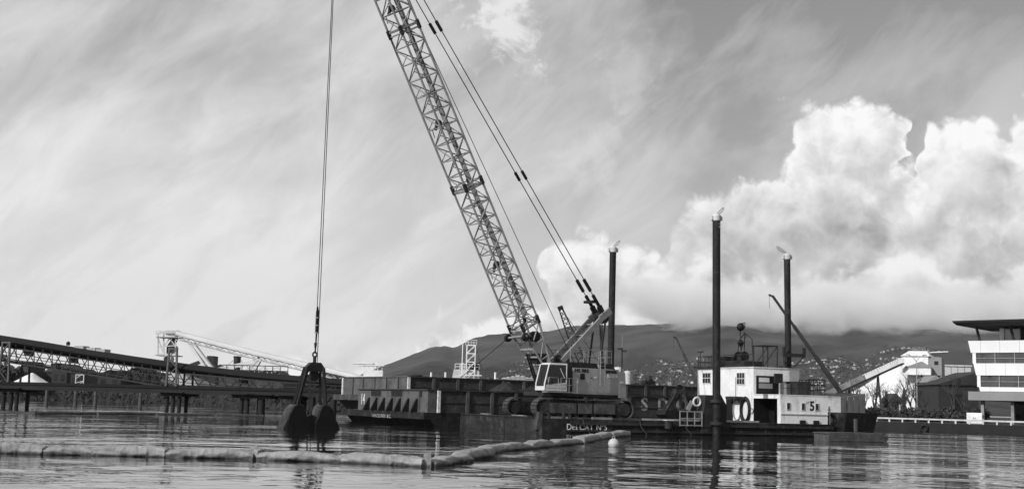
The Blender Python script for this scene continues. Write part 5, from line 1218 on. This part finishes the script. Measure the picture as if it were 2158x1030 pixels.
q = T(1900, 855, 16); st_ = heap('white_stockpile', SALT, None, 0, 0, 0, T(1905, 766, 16).z - .9, 20.5, 15, 8.8, nn=48, rough=.03, conic=.98); st_.location = (q.x, q.y, .9); tag(st_, 'huge bright white stockpile under the sloping gallery', 'stockpile')
q = T(2010, 780, 30); t, wd, hh_ = shed('storage_hall', 'white long hall roof beyond the conveyor tower', 'hall', 1976, 2046, 770, 830, 330, 20, WGAL)
for k in range(5): box('wall_seam', (-wd / 2 + wd * k / 5, -wd / 2 + wd * k / 5 + .12), (-.08, -.002), (0, hh_), CONC, t)
box('eaves', (-wd / 2 - .2, wd / 2 + .2), (-.3, -.081), (hh_ - .3, hh_ + .1), CREAM, t)
t, wd, hh_ = shed('dark_warehouse', 'dark gabled warehouse between the conveyor tower and the office', 'warehouse', 1978, 2062, 812, 850, 250, 14, DRK)
MB().prism([(-wd / 2 - .5, hh_), (wd / 2 + .5, hh_), (wd / 2 + .5, hh_ + 2.9)], -.5, 14.5).build('roof', OFFR, t)
box('door', (-1.5, .8), (-.1, -.002), (0, hh_ * .7), BLK, t)
t, wd, hh_ = shed('dark_warehouse', 'low dark shed with grey side lean-to right of the conveyor tower', 'shed', 1955, 1990, 806, 850, 262, 8, HULLG, OFFG, 1.5)
box('door', (-.8, .8), (-.08, -.002), (0, 2.6), BLK, t); box('window', (1.2, 1.9), (-.07, -.002), (1.5, 2.3), GLASS, t)
t, wd, hh_ = shed('brick_cottage', 'small gabled brick house with white door among the bare trees', 'house', 1874, 1902, 847, 868, 215, 5, HULLG, OFFR, 1.5)
box('door', (.55, 1.5), (-.08, -.002), (0, hh_ * .8), CREAM, t); box('window', (-.7, .1), (-.07, -.002), (hh_ * .4, hh_ * .75), GLASS, t)
# conifers, bare trees, bushes
for px, h, Y in ((1868, 4.6, 205), (1905, 5.2, 208)):
    a = at(px, 868, Y); tree('conifer', 'small dark cone-shaped conifer by the brick house', (a.x, Y, .95), h, .95, group='conifers by the brick house', leaf=.16, n_=900, conic=True)
def bare(pt, h, label, seed):
    random.seed(seed); t = thing('bare_tree', label, 'tree', pt, 0, 'bare trees in front of the stockpile'); tb = MB(); cb = MB()
    def grow(p, d, L, r, lv):
        q = p + d * L; mid = p.lerp(q, .5) + Vector((random.uniform(-.05, .05), random.uniform(-.05, .05), 0)) * L
        (tb if lv < 2 else cb).tube([p, mid, q], [r, r * .85, r * .68], 5, False)
        if lv == 5: return
        for _ in range(3 if lv < 4 else 2):
            e = (d + Vector((random.gauss(0, .42), random.gauss(0, .42), random.uniform(-.05, .35)))).normalized(); grow(p.lerp(q, random.uniform(.55, 1)), e, L * random.uniform(.58, .82), r * .58, lv + 1)
    grow(Vector((0, 0, -.1)), Vector((.03, 0, 1)), h * .3, h * .018, 0)
    tb.build('trunk', BARK, t); cb.build('crown', BARK, t); return t
for k, (px, h, Y) in enumerate(((1800, 7.5, 200), (1822, 6, 196), (1842, 8, 205), (1856, 7, 200), (1880, 6.5, 190), (1899, 7.5, 198), (1918, 9, 190), (1936, 8, 202), (1950, 6, 192), (1778, 6, 205), (2010, 9, 185), (2030, 7, 190))):
    a = at(px, 868, Y); bare((a.x, Y, .95), h * 1.05, 'leafless branching tree on the quay side in front of the white stockpile' if px < 1990 else 'leafless tree before the dark warehouse', 40 + k)
random.seed(5)
bushes = [(1838 + k * 13.5 + random.uniform(-3, 3), random.uniform(1.5, 2.4), 168 + random.uniform(-4, 8)) for k in range(18)]
for px, h, Y in bushes:
    a = at(px, 880, Y); t = thing('bush', 'low dark bush in the hedge along the quay', 'bush', (a.x, Y, .95), 0, 'bushes in the quayside hedge'); cb = MB()
    for k in range(5): foliage(cb, (random.uniform(-1, 1), random.uniform(-.5, .5), h * random.uniform(.25, .6)), (.9, .7, h * .42), 110, .17)
    cb.build('leaves', LEAF, t); tb = MB()
    for k in range(4): tb.tube([(0, 0, -.1), (random.uniform(-.7, .7), random.uniform(-.4, .4), h * .7)], [.04, .015], 5)
    tb.build('stems', BARK, t)
# street lamp
a, c = at(1933, 868, 195), at(1931, 760, 195)
sl = thing('street_lamp', 'tall pale twin-arm street lamp before the conveyor tower', 'street lamp', (a.x, 195, .95)); h = c.z - .95
MB().tube([(0, 0, 0), (0, 0, h)], [.10, .06], 10).build('pole', GALV, sl)
for s in (-1, 1): MB().tube([(0, 0, h - .1), (s * .5, 0, h + .55), (s * 1.3, 0, h + .95)], .04, 8).build('arm', GALV, sl); box('lamp_head', (s * 1.3 - .28, s * 1.3 + .28), (-.12, .12), (h + .88, h + 1.0), GALV, sl)
# gull on the office roof edge is too small to show more than body and wings

# ------------------------------------------------------------------ town on the hillside
random.seed(21)
def house_mesh(k):
    b = MB(); w_, d_, h_ = (6, 5, 5), (8, 5, 4.5), (5, 4.5, 6.5); w_, d_, h_ = (w_, d_, h_)[k]
    me = bpy.data.meshes.new('house'); b.box((-w_, w_), (-d_, d_), (-6, h_)); nb = len(b.f)
    b.hexa([(-w_ - .5, -d_ - .5, h_ + .01), (w_ + .5, -d_ - .5, h_ + .01), (w_ + .5, d_ + .5, h_ + .01), (-w_ - .5, d_ + .5, h_ + .01), (-w_ - .3, -.3, h_ + 2.6), (w_ + .3, -.3, h_ + 2.6), (w_ + .3, .3, h_ + 2.6), (-w_ - .3, .3, h_ + 2.6)])
    me.from_pydata(b.v, [], b.f); me.materials.append(HOUSE[0 if k != 1 else 1]); me.materials.append(HOUSE[2] if k != 2 else HOUSE[1])
    for i, p_ in enumerate(me.polygons): p_.material_index = 1 if i >= nb else 0
    return me
HM = [house_mesh(k) for k in range(3)]
def town(px):                                # lower and upper distance of the built-up slope
    if px < 1140: return 2900, 3050 + max(0, (px - 1050)) * 6
    if px < 1500: return 2700, 3650
    return 2700, 3480
spots = []
while len(spots) < 2300:
    z_ = random.random()
    px = random.uniform(1055, 1140) if z_ < .13 else (random.uniform(1315, 1490) if z_ < .58 else random.uniform(1670, 1990))
    lo_, hi_ = town(px); d = lo_ + (hi_ - lo_) * random.random() ** .8; d = round(d / 58) * 58 + 14 * noise.noise(Vector((px / 40, d / 300, 0))) + random.uniform(-7, 7); a_ = math.atan((px - 1079) / FPX); x, y = d * math.sin(a_), d * math.cos(a_)
    if noise.noise(Vector((x / 110, y / 150, 2))) + .4 * noise.noise(Vector((x / 35, y / 50, 7))) < -.16: continue
    spots.append((x, y, px, d))
spots.sort(key=lambda s: s[3])
GRP = 'hillside town houses'
stuff = MB(); tone = []
for i, (x, y, px, d) in enumerate(spots):
    z = terr(x, y) + 1; k = random.randrange(3); sc_ = random.uniform(.2, .46); rz = random.uniform(-.5, .5)
    if i < 300:
        o = obj('hillside_house', HM[k]); o.location = (x, y, z); o.rotation_euler = (0, 0, rz); o.scale = (sc_, sc_, sc_)
        tag(o, 'tiny pale house in the town on the mountain slope', 'house', GRP)
    else:
        M = Matrix.Translation((x, y, z)) @ Matrix.Rotation(rz, 4, 'Z') @ Matrix.Diagonal((sc_, sc_, sc_, 1)); me = HM[k]
        stuff.add([M @ v.co for v in me.vertices], [tuple(p_.vertices) for p_ in me.polygons]); tone += [(0, 1, 0)[k] if p_.material_index == 0 else (2, 2, 1)[k] for p_ in me.polygons]
o = stuff.build('hillside_town', HOUSE[0]); o.data.materials.append(HOUSE[1]); o.data.materials.append(HOUSE[2]); o.data.polygons.foreach_set('material_index', tone); o['kind'] = 'stuff'; o['label'] = 'mass of small pale houses farther up the mountain slope'; o['category'] = 'houses'
# street trees between the houses
tb = MB()
for (x, y, px, d) in random.sample(spots, 900):
    x += random.uniform(-25, 25); y += random.uniform(-25, 25); z = terr(x, y); foliage(tb, (x, y, z + 5), (8, 8, 6), 14, 3.2)
o = tb.build('town_trees', LEAF); o['kind'] = 'stuff'; o['label'] = 'dark trees scattered between the hillside houses'; o['category'] = 'trees'

# ------------------------------------------------------------------ low cloud on the mountain top and harbour haze
CV = bpy.data.materials.new('low cloud'); CV.use_nodes = True; t_ = CV.node_tree; t_.nodes.clear(); n = Nd(t_)
pos = n.new('ShaderNodeNewGeometry').outputs['Position']
sp_ = n.new('ShaderNodeSeparateXYZ'); n.put(sp_.inputs[0], pos); X_, Y_, Z_ = sp_.outputs
mp = n.new('ShaderNodeMapping'); n.put(mp.inputs['Vector'], pos); mp.inputs['Scale'].default_value = (.6, .6, 1.1); mp.inputs['Rotation'].default_value = (0, .35, 0)
nz = n.noise(mp.outputs[0], .0095, 7, .66, .5)
base_z = n.ss(X_, 380, 640, 388, 286, 'LINEAR')
up_ = n.ss(n.m('ADD', n.m('SUBTRACT', Z_, base_z), n.m('MULTIPLY', n.m('SUBTRACT', nz, .5), 210)), 0, 55)
tp_ = n.ss(n.m('ADD', Z_, n.m('MULTIPLY', n.m('SUBTRACT', nz, .5), 260)), 500, 400)
sd_ = n.ss(n.m('ADD', X_, n.m('MULTIPLY', n.m('SUBTRACT', nz, .5), 420)), 330, 540)
lump = n.ss(n.noise(pos, .016, 4, .6), .38, .62, .25, 1.0)
den = n.m('MULTIPLY', n.m('MULTIPLY', n.m('MULTIPLY', up_, tp_), lump), n.m('MULTIPLY', sd_, .02))
pv = n.new('ShaderNodeVolumePrincipled'); pv.inputs['Color'].default_value = (.998, .998, .998, 1); n.put(pv.inputs['Density'], den)
mo = n.new('ShaderNodeOutputMaterial'); t_.links.new(pv.outputs[0], mo.inputs['Volume'])
o = MB().box((150, 3800), (4500, 4900), (250, 585)).build('low_cloud', CV); o['kind'] = 'stuff'; o['label'] = 'low cloud bank hanging on the mountain top'; o['category'] = 'cloud'
HV = bpy.data.materials.new('haze'); HV.use_nodes = True; t_ = HV.node_tree; t_.nodes.clear()
pv = t_.nodes.new('ShaderNodeVolumePrincipled'); pv.inputs['Color'].default_value = (.92, .92, .92, 1); pv.inputs['Density'].default_value = .000042; pv.inputs['Anisotropy'].default_value = .2
mo = t_.nodes.new('ShaderNodeOutputMaterial'); t_.links.new(pv.outputs[0], mo.inputs['Volume'])
hb = MB().box((-7400, 7400), (-7400, 7400), (-5, 620)); o = hb.build('haze', HV); o['kind'] = 'stuff'; o['label'] = 'thin pale harbour haze over the whole scene'; o['category'] = 'haze'
